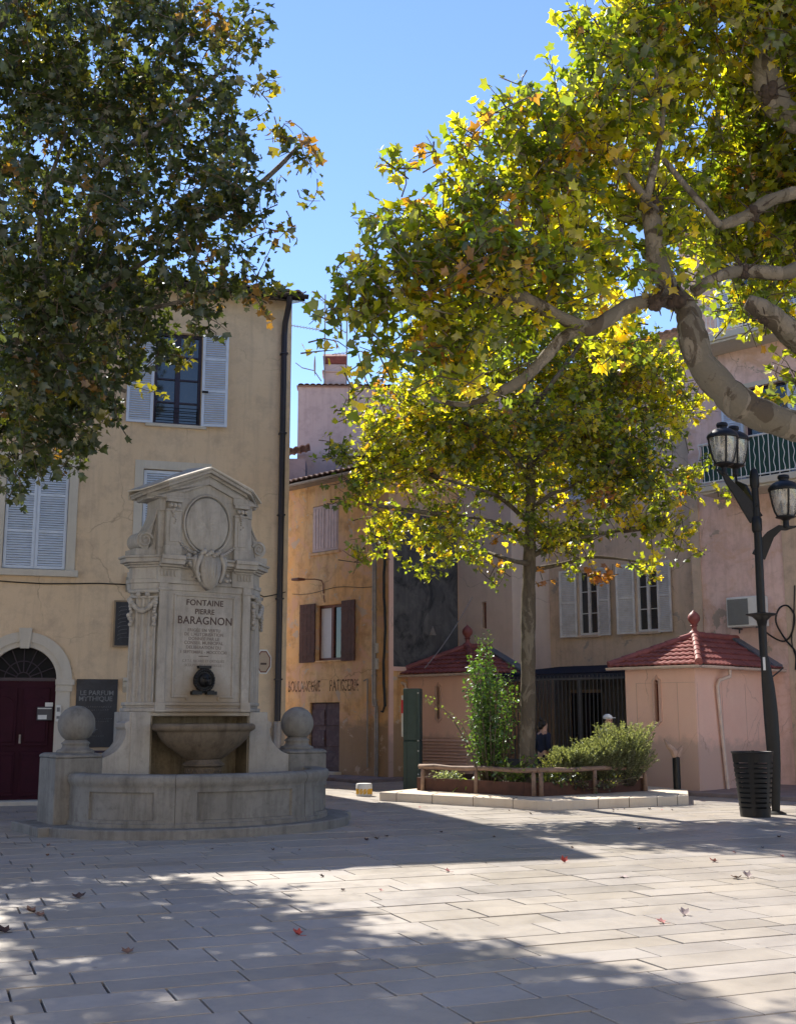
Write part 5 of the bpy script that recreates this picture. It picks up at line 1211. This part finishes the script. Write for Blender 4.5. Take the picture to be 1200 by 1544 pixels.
def soil(u, v):
    x = -2.3+4.7*u; y = -1.0+3.3*v; return (x, y, .29+.05*math.sin(x*2.1+y)+rn.uniform(-.02,.03))
cc = Vector((sum(p[0] for p in pp)/len(pp), sum(p[1] for p in pp)/len(pp)))
rings = []
for q in (.985,.8,.6,.4,.2,.02):
    ring = []
    for i in range(len(pp)):
        for k in range(6):
            a, b = Vector(pp[i]), Vector(pp[(i+1)%len(pp)]); p = cc + (a+(b-a)*k/6-cc)*q; ring.append((p.x,p.y,.30+.08*(1-q)+rn.uniform(-.02,.025)))
    rings.append(ring)
m.loft(rings, caps=False); m.build('soil', M['soil'], pl, smooth='all')
m = MB(); rp = [(.42,23.30),(2.52,21.50),(4.86,23.12),(4.5,24.6)]; rp = loc(rp); rz_ = .625
for i in range(3):
    a, b = Vector((*rp[i],rz_)), Vector((*rp[i+1],rz_)); n_ = 7
    m.tube([a+(b-a)*k/n_ + Vector((0,0,.012*math.sin(k*1.9+i))) for k in range(n_+1)], [.045+.004*math.sin(k*2.3) for k in range(n_+1)], 10)
rl = m.build('rail', M['wood_rail'], pl, smooth='all')
for i in range(3):
    for t in ((.03,.5,.97) if i < 2 else (.5,)):
        a, b = Vector((*rp[i],0)), Vector((*rp[i+1],0)); p = a+(b-a)*t; m = MB(); m.tube([(p.x,p.y,.17),(p.x,p.y,.4),(p.x,p.y,rz_-.02)], [.045,.042,.04], 9); m.build('post', M['wood_rail'], pl, smooth='all')

def small_plant(name, base, label, cat, stems, leaf, pal, seed, kind='oval', h=(.5,1.0), spread=.3, density=30, arch=.25, mat='shrub_leaf', stem_r=.006, group=None, lean=None):
    root = thing(name, base, 0, label, cat, group); rs = np.random.RandomState(seed); pos,fwd,nrm,siz,tin = [],[],[],[],[]; tw = MB()
    for s_ in range(stems):
        a = rs.uniform(0,6.28); r0 = spread*.35*math.sqrt(rs.uniform()); H = rs.uniform(*h); out = np.array([math.cos(a),math.sin(a),0])
        st = out*r0; tip = st + out*spread*rs.uniform(.2,1)+np.array([0,0,H])
        if lean is not None: tip = tip + np.array(lean)*H
        mid = (st+tip)/2 + np.array([0,0,arch*H]) - out*.05 + rs.normal(size=3)*.05
        B = lambda t: (1-t)**2*st + 2*t*(1-t)*mid + t*t*tip
        tw.tube([tuple(B(t)) for t in (0,.25,.5,.75,1)], [stem_r*(1.3-t) for t in (0,.25,.5,.75,1)], 4)
        n = int(density*H/h[1]) if kind != 'needle' else density
        for t in rs.uniform(.12,1,n)**.8:
            b = B(t); d_ = B(min(t+.05,1.02))-B(t-.03); d_ /= np.linalg.norm(d_)+1e-9
            dv = rs.normal(size=3); dv /= np.linalg.norm(dv)
            f = dv + d_*(1.2 if kind == 'needle' else .3); f /= np.linalg.norm(f)
            pos.append(b + f*leaf*(0 if kind == 'needle' else rs.uniform(0,1.2))); fwd.append(f); nrm.append(np.array([0,0,1])+rs.normal(size=3)*.7); siz.append(leaf*rs.uniform(.6,1.25))
            c = pal[rs.randint(len(pal))]; tin.append(np.array(c)*rs.uniform(.7,1.3))
    leaf_mesh('foliage', np.array(pos), np.array(fwd), np.array(nrm), np.array(siz), np.array(tin), M[mat], root, kind, seed, wood=tw)
    return root
G1 = [(.07,.15,.03),(.10,.19,.04),(.05,.11,.025),(.15,.25,.045)]
b0 = Vector((1.78, 22.55, .30))
small_plant('climbing_shrub', b0, 'tall leafy green shrub with pale new shoots in front of the left pavilion', 'shrub', 64, .074, G1, 3, h=(.8,2.6), spread=.50, density=95, arch=.02, stem_r=.010)
small_plant('arching_shoot', b0+Vector((-.05,-.1,.0)), 'pale arching shoots springing from the tall shrub towards the pavilion slot window', 'shrub', 5, .055, [(.16,.24,.05),(.2,.26,.06)], 4, h=(1.3,1.7), spread=.9, density=34, arch=.5, stem_r=.006, lean=(-.25,0,0))
small_plant('climbing_shrub', b0+Vector((.08,0,.0)), 'thin upright shoots rising highest above the tall shrub to the roof finial', 'shrub', 7, .055, G1, 6, h=(2.6,3.0), spread=.2, density=90, arch=.0, stem_r=.008, lean=(-.06,0,0))
ROS = [(.20,.225,.13),(.25,.275,.17),(.13,.155,.085),(.32,.345,.21)]
for i,(x,y,hh,sp_r,lb) in enumerate(((3.42,22.6,.74,.46,'grey green rosemary bush just right of the tree trunk, leftmost of the rosemary'),(3.92,22.8,.90,.46,'grey green rosemary bush between two others behind the rail'),(4.38,23.0,1.20,.52,'tallest grey green rosemary bush at the right end of the planter'))):
    small_plant('rosemary_bush', Vector((x,y,.28)), lb, 'bush', 330, .055, ROS, 50+i, 'needle', h=(.45,hh), spread=sp_r, density=110, arch=.10, group='rosemary bushes in the planter')
small_plant('grass_clump', Vector((2.95,22.4,.30)), 'pale grass like clump directly right of the young tree trunk', 'plant', 60, .05, [(.20,.22,.08),(.26,.27,.12)], 61, 'needle', h=(.25,.6), spread=.34, density=26, arch=.2)
small_plant('leafy_plant', Vector((2.15,22.1,.30)), 'low bright green leafy plant at the left foot of the young tree', 'plant', 40, .09, [(.10,.17,.03),(.16,.22,.04)], 62, h=(.2,.55), spread=.45, density=14, arch=.1)
small_plant('leafy_plant', Vector((2.9,22.0,.30)), 'low dark leafy plant behind the front corner post of the rail', 'plant', 36, .07, [(.06,.09,.02),(.10,.12,.03)], 65, h=(.15,.4), spread=.45, density=14, arch=.1)
small_plant('silver_plant', Vector((.95,23.2,.28)), 'small silvery cushion plant at the left end of the planter', 'plant', 60, .05, [(.20,.24,.17),(.28,.32,.24)], 63, h=(.1,.26), spread=.26, density=16, arch=.2)
small_plant('ground_cover', Vector((3.6,22.35,.28)), 'low straggly ground cover below the rosemary bushes', 'plant', 60, .06, [(.10,.12,.03),(.2,.16,.05),(.07,.09,.02)], 64, h=(.06,.22), spread=.9, density=12, arch=.1)
ir = thing('strap_leaf_plant', Vector((1.38,22.85,.28)), 0, 'bright green strap leaved plant fanning out left of the tall shrub', 'plant'); m = MB(); rn = random.Random(8)
for k in range(17):
    a = rn.uniform(0,6.28); L = rn.uniform(.4,.75); el = rn.uniform(.25,.9); o_ = Vector((math.cos(a),math.sin(a),0)); sd = Vector((-math.sin(a),math.cos(a),0))
    P = [o_*L*t*math.cos(el) + Vector((0,0,L*(math.sin(el)*1.5*t - .75*t*t))) for t in (0,.3,.6,.85,1)]; wv = (.022,.03,.028,.016,.002)
    m.add([P[i]+sd*wv[i] for i in range(5)] + [P[i]-sd*wv[i] for i in range(5)], [(i,i+1,i+6,i+5) for i in range(4)])
o = m.build('foliage', M['shrub_leaf'], ir, fix=False)
ca = o.data.color_attributes.new('leaf_tint','FLOAT_COLOR','POINT'); ca.data.foreach_set('color', [q for v in o.data.vertices for q in (.22,.30,.05,1)])

# ================================================================= STREET FURNITURE
LB = ground(1165,1228)
lp = thing('street_lamp', LB, 0, 'black ornamental street lamp with three lanterns and a swelling blade shaped foot', 'street lamp')
LDp = LB.y
def rel(x, y, D=None): return at(x, y, D or LDp) - LB
m = MB()
outl = [(1164,1228),(1158,1160),(1152,1090),(1148,1030),(1146,975),(1154,975),(1161,1000),(1168,1035),(1173,1075),(1176,1120),(1177,1160),(1176,1228)]
# elliptical sections, width from the outline of the foot
def edge(side, z):
    ps = sorted([(rel(x,y).z, rel(x,y).x) for x,y in (outl[:5] if side < 0 else outl[5:])])
    for (z0,x0),(z1,x1) in zip(ps, ps[1:]):
        if z0 <= z <= z1: return x0+(x1-x0)*(z-z0)/(z1-z0)
    return ps[0][1] if z < ps[0][0] else ps[-1][1]
rings = []
for k in range(25):
    z = 2.75*k/24; a, b = edge(-1,z), edge(1,z); c = (a+b)/2; hw = (b-a)/2
    rings.append([(c+hw*math.cos(q), .35*hw*math.sin(q)+ (.0), z) for q in [2*math.pi*i/16 for i in range(16)]])
m.loft(rings); m.lathe([(.17,0),(.17,.02),(.10,.05)], 20, (.05,0,0)); m.build('foot', M['black_metal'], lp, smooth=40)
xt = rel(1137,720).x; xb = rel(1150,965).x
m = MB(); m.tube([(xb,0,2.6),(xb+(xt-xb)*.3,0,3.5),(xt+.01,0,4.6),(xt,0,5.55),(xt,0,5.78)], [.066,.072,.068,.06,.058], 16)
m.lathe([(.068,4.72),(.088,4.76),(.088,4.95),(.068,5.0)], 16, (xt,0,0)); m.lathe([(.065,5.5),(.08,5.55),(.08,5.72),(.06,5.82),(.02,5.86)], 16, (xt,0,0)); m.build('pole', M['black_metal'], lp, smooth=40)
m = MB(); xd = rel(1148,928).x; m.lathe([(.07,3.1),(.09,3.2),(.16,3.27),(.26,3.30),(.26,3.315),(.14,3.33),(.08,3.34)], 24, (xd,0,0)); m.build('collar_disc', M['black_metal'], lp, smooth=40)
m = MB(); m.box(xb-.045,xb-.005,-.09,-.078,2.36,2.58); m.build('number_plate', M['white_plain'], lp)
m = MB(); m.tube(smooth([(xb,.0,2.2),(xb+.15,.1,2.25),(xb+.45,.4,2.42)]), .014, 6); m.build('cable', M['black_metal'], lp)
def lantern(c):
    x, y, z = c   # base of the lantern neck
    m = MB(); m.lathe([(.05,0),(.06,.03),(.05,.06),(.05,.13),(.09,.16),(.17,.185),(.17,.20)], 18, (x,y,z)); 
    n = 4
    prof_c = [(.13,.19),(.18,.28),(.215,.42),(.24,.56),(.25,.66)]
    for k in range(n):
        a = 2*math.pi*k/n + R(-92); m.tube([(x+r_*math.cos(a), y+r_*math.sin(a), z+h_) for r_, h_ in prof_c], .017, 6)
    for r_, h_ in ((.132,.20),(.252,.665)): m.tube([(x+r_*math.cos(2*math.pi*k/28), y+r_*math.sin(2*math.pi*k/28), z+h_) for k in range(29)], .018, 6)
    ln = m.build('lantern', M['black_metal'], lp, smooth=40)
    m = MB(); m.lathe([(.268,.655),(.273,.69),(.25,.73),(.205,.775),(.15,.81),(.10,.825),(.085,.83),(.085,.86),(.10,.875),(.10,.91),(.085,.93),(.02,.935)], 28, (x,y,z)); m.build('cap', M['black_metal'], ln, smooth=40)
    m = MB(); pr = [(r_-.012,h_) for r_,h_ in prof_c]; rings = [[(x+r_*math.cos(2*math.pi*k/28), y+r_*math.sin(2*math.pi*k/28), z+h_) for k in range(28)] for r_,h_ in pr]; m.loft(rings, caps=False); m.build('glass', M['lamp_glass'], ln, smooth='all', fix=False)
    m = MB(); m.tube([(x,y,z+.2),(x,y,z+.55)], [.03,.022], 10); m.build('bulb', M['white_plain'], ln, smooth='all')
def arm(pts, wd):
    m = MB(); P = [Vector(p) for p in pts]; rings = []
    for i, p in enumerate(P):
        t = (P[min(i+1,len(P)-1)]-P[max(i-1,0)]).normalized(); s_ = Vector((-t.y,t.x,0)); s_ = s_.normalized() if s_.length > .01 else Vector((0,1,0)); u = s_.cross(t).normalized(); h_ = wd[i]
        rings.append([p+s_*.02+u*h_, p-s_*.02+u*h_, p-s_*.02-u*h_, p+s_*.02-u*h_])
    m.loft(rings); m.build('arm', M['black_metal'], lp, bevel=.006)
c1 = rel(1092,716); lantern((c1.x,0,c1.z))
arm([(xt,0,4.95),(xt-.14,0,5.18),(xt-.30,0,5.42),(xt-.45,0,5.62),(c1.x,0,c1.z+.01),(c1.x-.14,0,c1.z+.10)], [.13,.12,.085,.06,.045,.01])
c2 = rel(1184,797); lantern((c2.x,-.05,c2.z))
arm([(xt,0,4.30),(xt+.10,0,4.50),(xt+.22,-.02,4.68),(xt+.38,-.04,4.80),(c2.x,-.05,c2.z-.0),(c2.x+.2,-.06,c2.z+.03)], [.12,.11,.075,.05,.04,.01])
c3 = rel(1109,718,20.8); lantern((c3.x,1.0,c3.z))
arm([(xt,0,5.1),(xt-.01,.25,5.35),(xt-.01,.5,5.6),(xt-.08,.8,5.75),(c3.x,1.0,c3.z)], [.12,.10,.07,.05,.04])

CB = ground(1139,1232)
cn = thing('litter_bin', CB, 0, 'round black slotted metal litter bin standing at the foot of the street lamp', 'litter bin')
m = MB(); nseg, H_ = 72, 1.02
zs = [0,.05,.09]; 
for k in range(10): zs += [.09+.077*k+.052, .09+.077*k+.077]
zs += [.95,1.02]; zs = sorted(set(round(z,4) for z in zs)); slots = [(round(.09+.077*k+.052,4), round(.09+.077*k+.077,4)) for k in range(10)]
rb = lambda z: .235+.09*(z/H_)
for j in range(len(zs)-1):
    z0, z1 = zs[j], zs[j+1]; isslot = (z0, z1) in slots
    for k in range(nseg):
        if isslot and (k % 12) not in (0,1,2): continue
        a0, a1 = 2*math.pi*k/nseg, 2*math.pi*(k+1)/nseg
        for dr_ in (0,-.008):
            m.add([((rb(z)+dr_)*math.cos(a),(rb(z)+dr_)*math.sin(a),z) for a,z in ((a0,z0),(a1,z0),(a1,z1),(a0,z1))], [(0,1,2,3)])
m.build('body', M['black_metal'], cn, fix=False)
m = MB(); m.tube([(.326*math.cos(2*math.pi*k/40),.326*math.sin(2*math.pi*k/40),1.02) for k in range(41)], .014, 6); m.build('rim', M['black_metal'], cn, smooth='all')
m = MB(); m.lathe([(.0,.03),(.20,.03),(.22,.06)], 20); m.box(-.02,.03,-.02,.02,1.0,1.05); m.build('base_plate', M['black_metal'], cn)

bo = thing('bollard', at(1021,1191,23.9)*Vector((1,1,0)) if False else Vector((at(1021,1191,23.7).x,23.7,0)), 0, 'slim black bollard with crumpled tan paper on top near the right pavilion wall', 'bollard')
m = MB(); m.lathe([(.075,0),(.075,.85),(.07,.87),(.0,.88)], 18); m.build('post', M['black_metal'], bo, smooth=40)
m = MB(); rn = random.Random(12)
def crump(c, r, s3): 
    for k in range(3): m.ball((c[0]+rn.uniform(-.02,.02),c[1],c[2]+rn.uniform(-.02,.02)), r*rn.uniform(.7,1), 7, 5, s3)
m.tube([(-.02,-.02,.80),(-.06,-.03,.92),(-.16,-.02,1.02),(-.22,0,1.15)], [.07,.07,.045,.02], 7); m.tube([(.02,-.03,.8),(.08,-.02,.93),(.13,-.02,1.0)], [.07,.05,.03], 7); crump((0,-.02,.87),.09,(1,.8,1)); m.build('crumpled_paper', M['paper_bag'], bo)

pb = thing('low_bollard', Vector((at(549,1199,24.2).x,24.2,0)), 0, 'low round white bollard with a yellow band on the ground between fountain and planter', 'bollard')
m = MB(); m.lathe([(.155,0),(.165,.03),(.165,.23),(.15,.25),(.0,.255)], 28); m.build('drum', M['white_plain'], pb, smooth=40)
m = MB(); m.lathe([(.1665,.04),(.1672,.045),(.1672,.145),(.1665,.15)], 28); m.build('band', M['yellow'], pb, smooth=40)
m = MB()
for k in (-2.2,-1.75,-1.3): a = k; m.add([(.168*math.cos(a-.12),.168*math.sin(a-.12),.04),(.168*math.cos(a+.1),.168*math.sin(a+.1),.04),(.168*math.cos(a+.24),.168*math.sin(a+.24),.15),(.168*math.cos(a+.02),.168*math.sin(a+.02),.15)], [(0,1,2,3)])
m.build('stripe', M['white_plain'], pb)

gc = thing('green_cabinet', Vector((at(621,1190,26.0).x,26.0,.0)), R(-12), 'tall narrow dark green street cabinet with a red poster on its side', 'cabinet')
m = MB(); m.box(-.17,.20,-.12,.2,.0,1.06); m.box(-.165,.195,-.115,.195,1.06,1.08); m.box(-.17,.20,-.12,.2,1.08,2.20); m.build('body', M['green_metal'], gc, bevel=.012)
m = MB(); m.box(-.10,-.085,-.135,-.121,.05,2.15); m.box(.13,.142,-.135,-.121,.05,2.15); m.build('seam', M['green_metal'], gc)
m = MB(); m.box(-.215,-.171,-.10,.16,1.15,2.05); sd = m.build('poster_frame', M['white_plain'], gc, bevel=.01)
m = MB(); m.box(-.222,-.2155,-.09,.15,1.62,1.98); m.box(-.212,-.175,-.106,-.1005,1.66,1.95); m.build('poster', M['red_sign'], sd)
m = MB(); [m.ball((.165,-.125,z), .018, 8, 6) for z in (.35,.85,1.07,2.1)]; m.build('latch', M['white_plain'], gc)

# ================================================================= PEOPLE
def skin_mesh(name, verts, edges, radii, mat, parent, sub=2):
    me = bpy.data.meshes.new(name); me.from_pydata(verts, edges, []); o = bpy.data.objects.new(name, me); COL.objects.link(o); o.parent = parent
    bm = bmesh.new(); bm.from_mesh(me); ly = bm.verts.layers.skin.verify(); bm.verts.ensure_lookup_table()
    for i, r_ in enumerate(radii):
        bm.verts[i][ly].radius = r_ if isinstance(r_, tuple) else (r_, r_)
    bm.verts[0][ly].use_root = True
    bm.to_mesh(me); bm.free(); me.materials.append(mat)
    o.modifiers.new('skin', 'SKIN').use_smooth_shade = True; s_ = o.modifiers.new('sub', 'SUBSURF'); s_.levels = s_.render_levels = sub
    return o
def person(loc_, rz, label, h, top, trousers, hair, cap=False):
    k = h/1.7; t = thing('person', loc_, rz, label, 'person')
    V_, E_, Rr = [], [], []
    def v(x, y, z, r_, link=None):
        V_.append((x*k, y*k, z*k)); Rr.append(r_ if not isinstance(r_, tuple) else tuple(q*k for q in r_)); i = len(V_)-1
        if link is not None: E_.append((link, i))
        return i
    pel = v(0,0,.93,(.15,.11)); wa = v(0,.01,1.08,(.125,.09),pel); chs = v(0,0,1.28,(.15,.10),wa); sh = v(0,.01,1.40,(.10,.075),chs); nk = v(0,.0,1.475,.052,sh)
    hd = v(0,-.015,1.56,(.072,.085),nk); hd2 = v(0,-.01,1.64,(.075,.09),hd); v(0,0,1.69,(.045,.055),hd2)
    v(0,-.115,1.575,.012,hd)                                             # nose
    for s_ in (-1,1):
        v(s_*.082,.0,1.585,.014,hd)                                      # ear
        a = v(s_*.17,.0,1.38,.052,sh); e = v(s_*.21,.03,1.10,.038,a); wr = v(s_*.20,-.10,.90,.026,e); pm = v(s_*.195,-.13,.83,(.034,.018),wr)
        for q, (dx, L) in enumerate(((-.03,.062),(-.011,.075),(.010,.07),(.030,.055))):
            f1 = v(s_*.195+dx*.8,-.15,.785,.0085,pm); f2 = v(s_*.195+dx,-.150,.785-L*.6,.008,f1); v(s_*.195+dx,-.135,.785-L,.007,f2)
        th_ = v(s_*.165,-.155,.83,.010,pm); v(s_*.155,-.175,.80,.009,th_)
        hp = v(s_*.09,.0,.85,.085,pel); kn = v(s_*.10,-.02,.48,.056,hp); an = v(s_*.10,.02,.09,.036,kn); v(s_*.105,-.13,.035,(.04,.028),an)
    skin_mesh('body', V_, E_, Rr, M['skin'], t)
    V_, E_, Rr = [], [], []
    a0 = v(0,.0,.90,(.165,.125)); a1 = v(0,.01,1.08,(.145,.11),a0); a2 = v(0,0,1.28,(.17,.125),a1); a3 = v(0,.01,1.41,(.11,.085),a2); v(0,.0,1.45,.065,a3)
    for s_ in (-1,1): b = v(s_*.17,.0,1.385,.066,a3); e = v(s_*.215,.03,1.10,.052,b); v(s_*.205,-.08,.93,.04,e)
    skin_mesh('top', V_, E_, Rr, top, t)
    V_, E_, Rr = [], [], []
    a0 = v(0,.0,.94,(.158,.12))
    for s_ in (-1,1): b = v(s_*.09,0,.84,.10,a0); c = v(s_*.10,-.02,.48,.072,b); v(s_*.10,.02,.10,.055,c)
    skin_mesh('trousers', V_, E_, Rr, trousers, t)
    m = MB(); rn = random.Random(int(h*100))
    m.ball((0,.022*k,1.625*k), .098*k, 16, 12, (.95,1.08,1.05)); 
    if not cap: m.ball((.0,.06*k,1.735*k), .052*k, 12, 8, (1,1,.9)); m.ball((0,.07*k,1.57*k), .07*k, 10, 8)
    for q in range(30): a = rn.uniform(.3,2.84); m.tube([(.09*k*math.cos(a),.02*k+.08*k*math.sin(a),1.66*k),(.098*k*math.cos(a),.02*k+.09*k*math.sin(a),1.58*k)], .008, 4)
    m.build('hair', hair, t, smooth='all')
    m = MB()
    for s_ in (-1,1): m.ball((s_*.030*k,-.097*k,1.60*k), .010*k, 8, 6)
    m.build('eye', M['hair'], t, smooth='all'); m = MB(); m.tube([(-.022*k,-.098*k,1.535*k),(0,-.104*k,1.533*k),(.022*k,-.098*k,1.535*k)], .005*k, 5); m.build('mouth', M['red_brown'], t)
    if cap:
        m = MB(); m.ball((0,.012*k,1.668*k), .106*k, 18, 10, (.95,1.1,.75)); m.box(-.07*k,.07*k,-.20*k,-.08*k,1.655*k,1.668*k); m.build('cap', M['white_cloth'], t, smooth=40)
    return t
person(Vector((at(819,1100,24.6).x,24.6,0)), R(120), 'person with dark tied hair and navy top behind the planter beside the trunk', 1.50, M['navy_cloth'], M['navy_cloth'], M['hair'])
person(Vector((at(917,1100,24.9).x,24.9,0)), R(25), 'person in a white cap and grey top behind the rosemary bushes', 1.60, M['grey_cloth'], M['navy_cloth'], M['hair'], True)

# ================================================================= FALLEN LEAVES
LC = {'red': (.42,.07,.05), 'pink': (.50,.22,.20), 'pale': (.36,.29,.28), 'brown': (.20,.11,.07), 'dark': (.05,.025,.02)}
LMt = {k: simple(k+'_dry_leaf', c, .8, var=.3, scale=30) for k, c in LC.items()}
def dry_leaf(x, y, colr, sz, label, curl=.6, tilt=0.0, az=0.0):
    p = ground(x, y); m = MB(); K = len(LT); rn = random.Random(x*7+y); c = LT*np.array([1,1])
    pts = [(0,0,.0)] + [(q[0],q[1],0) for q in c]; sub = []
    vs = [Vector((0,0,.05))]
    for q in c:
        r2 = q[0]**2+q[1]**2; vs.append(Vector((q[0]*(1-.25*curl*abs(q[0])), q[1]*(1-.15*curl), curl*.55*(abs(q[0])**1.5)*.9 + .25*curl*q[1]**2 + rn.uniform(-.05,.08)*1.0 + .04)))
    mid = [vs[0]*.5+v_*.5 - Vector((0,0,.06*curl)) for v_ in vs[1:]]
    V = [vs[0]] + mid + vs[1:]; fs = []
    for i in range(K):
        j = (i+1)%K; fs += [(0,1+i,1+j),(1+i,1+K+i,1+K+j,1+j)]
    sz *= .95; Mx = Matrix.Rotation(az,4,'Z') @ Matrix.Rotation(tilt*.6,4,'X') @ Matrix.Scale(sz,4)
    V = [Mx @ q for q in V]; zmin = min(q.z for q in V); V = [q - Vector((0,0,zmin-.002)) for q in V]
    m.add(V, fs); m.tube([Mx@Vector((0,-.1,.05))-Vector((0,0,zmin-.003)), Mx@Vector((.1,-.6,.1))-Vector((0,0,zmin-.003)), Mx@Vector((.25,-1.0,.25))-Vector((0,0,zmin-.003))], sz*.025, 4)
    o = m.build('fallen_leaf', LMt[colr], None, smooth='all', fix=False); o.location = p
    tag(o, label, 'leaf', 'fallen leaves on the paving')
for a in ((850,1301,'red',.085,'red upright curled leaf on sunlit paving, below the planter kerb',1.4,.9,.3),(675,1315,'pink',.06,'small pink leaf on sunlit paving near the point of the shadow',1.0,.4,1.2),(941,1324,'pale',.075,'flat pale lilac leaf to the right of the red upright leaf',.5,.1,.6),
          (1076,1300,'pink',.08,'pinkish leaf at the edge of the dappled shade left of the litter bin',1.0,.5,2.1),(1110,1325,'brown',.09,'brown half of the leaf pair lying in shade below the litter bin',.8,.2,2.8),(1127,1324,'pale',.085,'large pale curled leaf beside a brown one below the litter bin',1.3,.5,.4),
          (1032,1381,'pale',.085,'large pale curled leaf on the sunlit paving at the right, nearest of the pale ones',1.2,.5,.2),(998,1393,'pink',.065,'small salmon leaf left of the large pale curled leaf in the sun',.9,.4,1.0),(449,1411,'red',.07,'dark red crumpled leaf in the lower left dappled light',1.3,.4,.9),
          (192,1438,'brown',.07,'brown leaf lying among light spots at the lower left',.8,.2,.1),(48,1377,'brown',.10,'brown curled leaf near the left edge of the paving',1.0,.3,1.9),(118,1355,'dark',.10,'long dark leaf on the edge of the first light patch at the left',.8,.2,.2),(6,1407,'dark',.09,'dark leaf cut by the left edge of the picture',.9,.3,.8),
          (574,1344,'pink',.035,'tiny pink leaf just below the point of the shadow',1.0,.4,.9),(517,1344,'dark',.04,'tiny dark leaf at the lower edge of the shade, left of the tiny pink one',.9,.3,.5),(486,1323,'dark',.05,'small dark leaf in the shade to the lower right of the fountain step',1.0,.5,1.5),
          (552,1268,'dark',.06,'dark leaf in shade right of the fountain step, nearest the step of three',.9,.4,.4),(568,1266,'dark',.055,'middle one of three dark leaves right of the fountain step',.9,.3,1.4),(583,1262,'dark',.05,'dark leaf farthest from the fountain step of three in a row',.9,.3,2.4),(665,1256,'dark',.045,'small dark leaf in the shade wedge below the middle of the kerb',.8,.3,.4),(745,1263,'dark',.045,'small dark leaf near the tip of the shade wedge',.8,.3,1.1),
          (60,1382,'brown',.07,'second brown leaf close beside the curled one near the left edge',.8,.2,.6)):
    dry_leaf(*a)
rn = random.Random(77)
def bits(n, f, label, cols=('brown','dark','pink')):
    for k in range(n):
        x, y = f(); dry_leaf(x, y, rn.choice(cols), rn.uniform(.03,.055), label, rn.uniform(.5,1.2), rn.uniform(0,.6), rn.uniform(0,6.28))
def kerb_pt():
    t = rn.random(); return ((580+235*t, 1211+14*t+rn.uniform(0,5)) if rn.random() < .6 else (830+200*t, 1224-6*t+rn.uniform(0,4)))
bits(10, kerb_pt, 'tiny dry leaf lying in the gutter along the foot of the planter kerb')
bits(6, lambda: (rn.uniform(60,540), 1276+rn.uniform(0,16)), 'tiny dry leaf lying in shade along the foot of the fountain step', ('brown','dark'))
bits(6, lambda: (rn.uniform(860,1190), 1240+rn.uniform(0,60)), 'tiny dry leaf in the dappled shade between planter kerb and litter bin')
print('objects', len(bpy.data.objects))
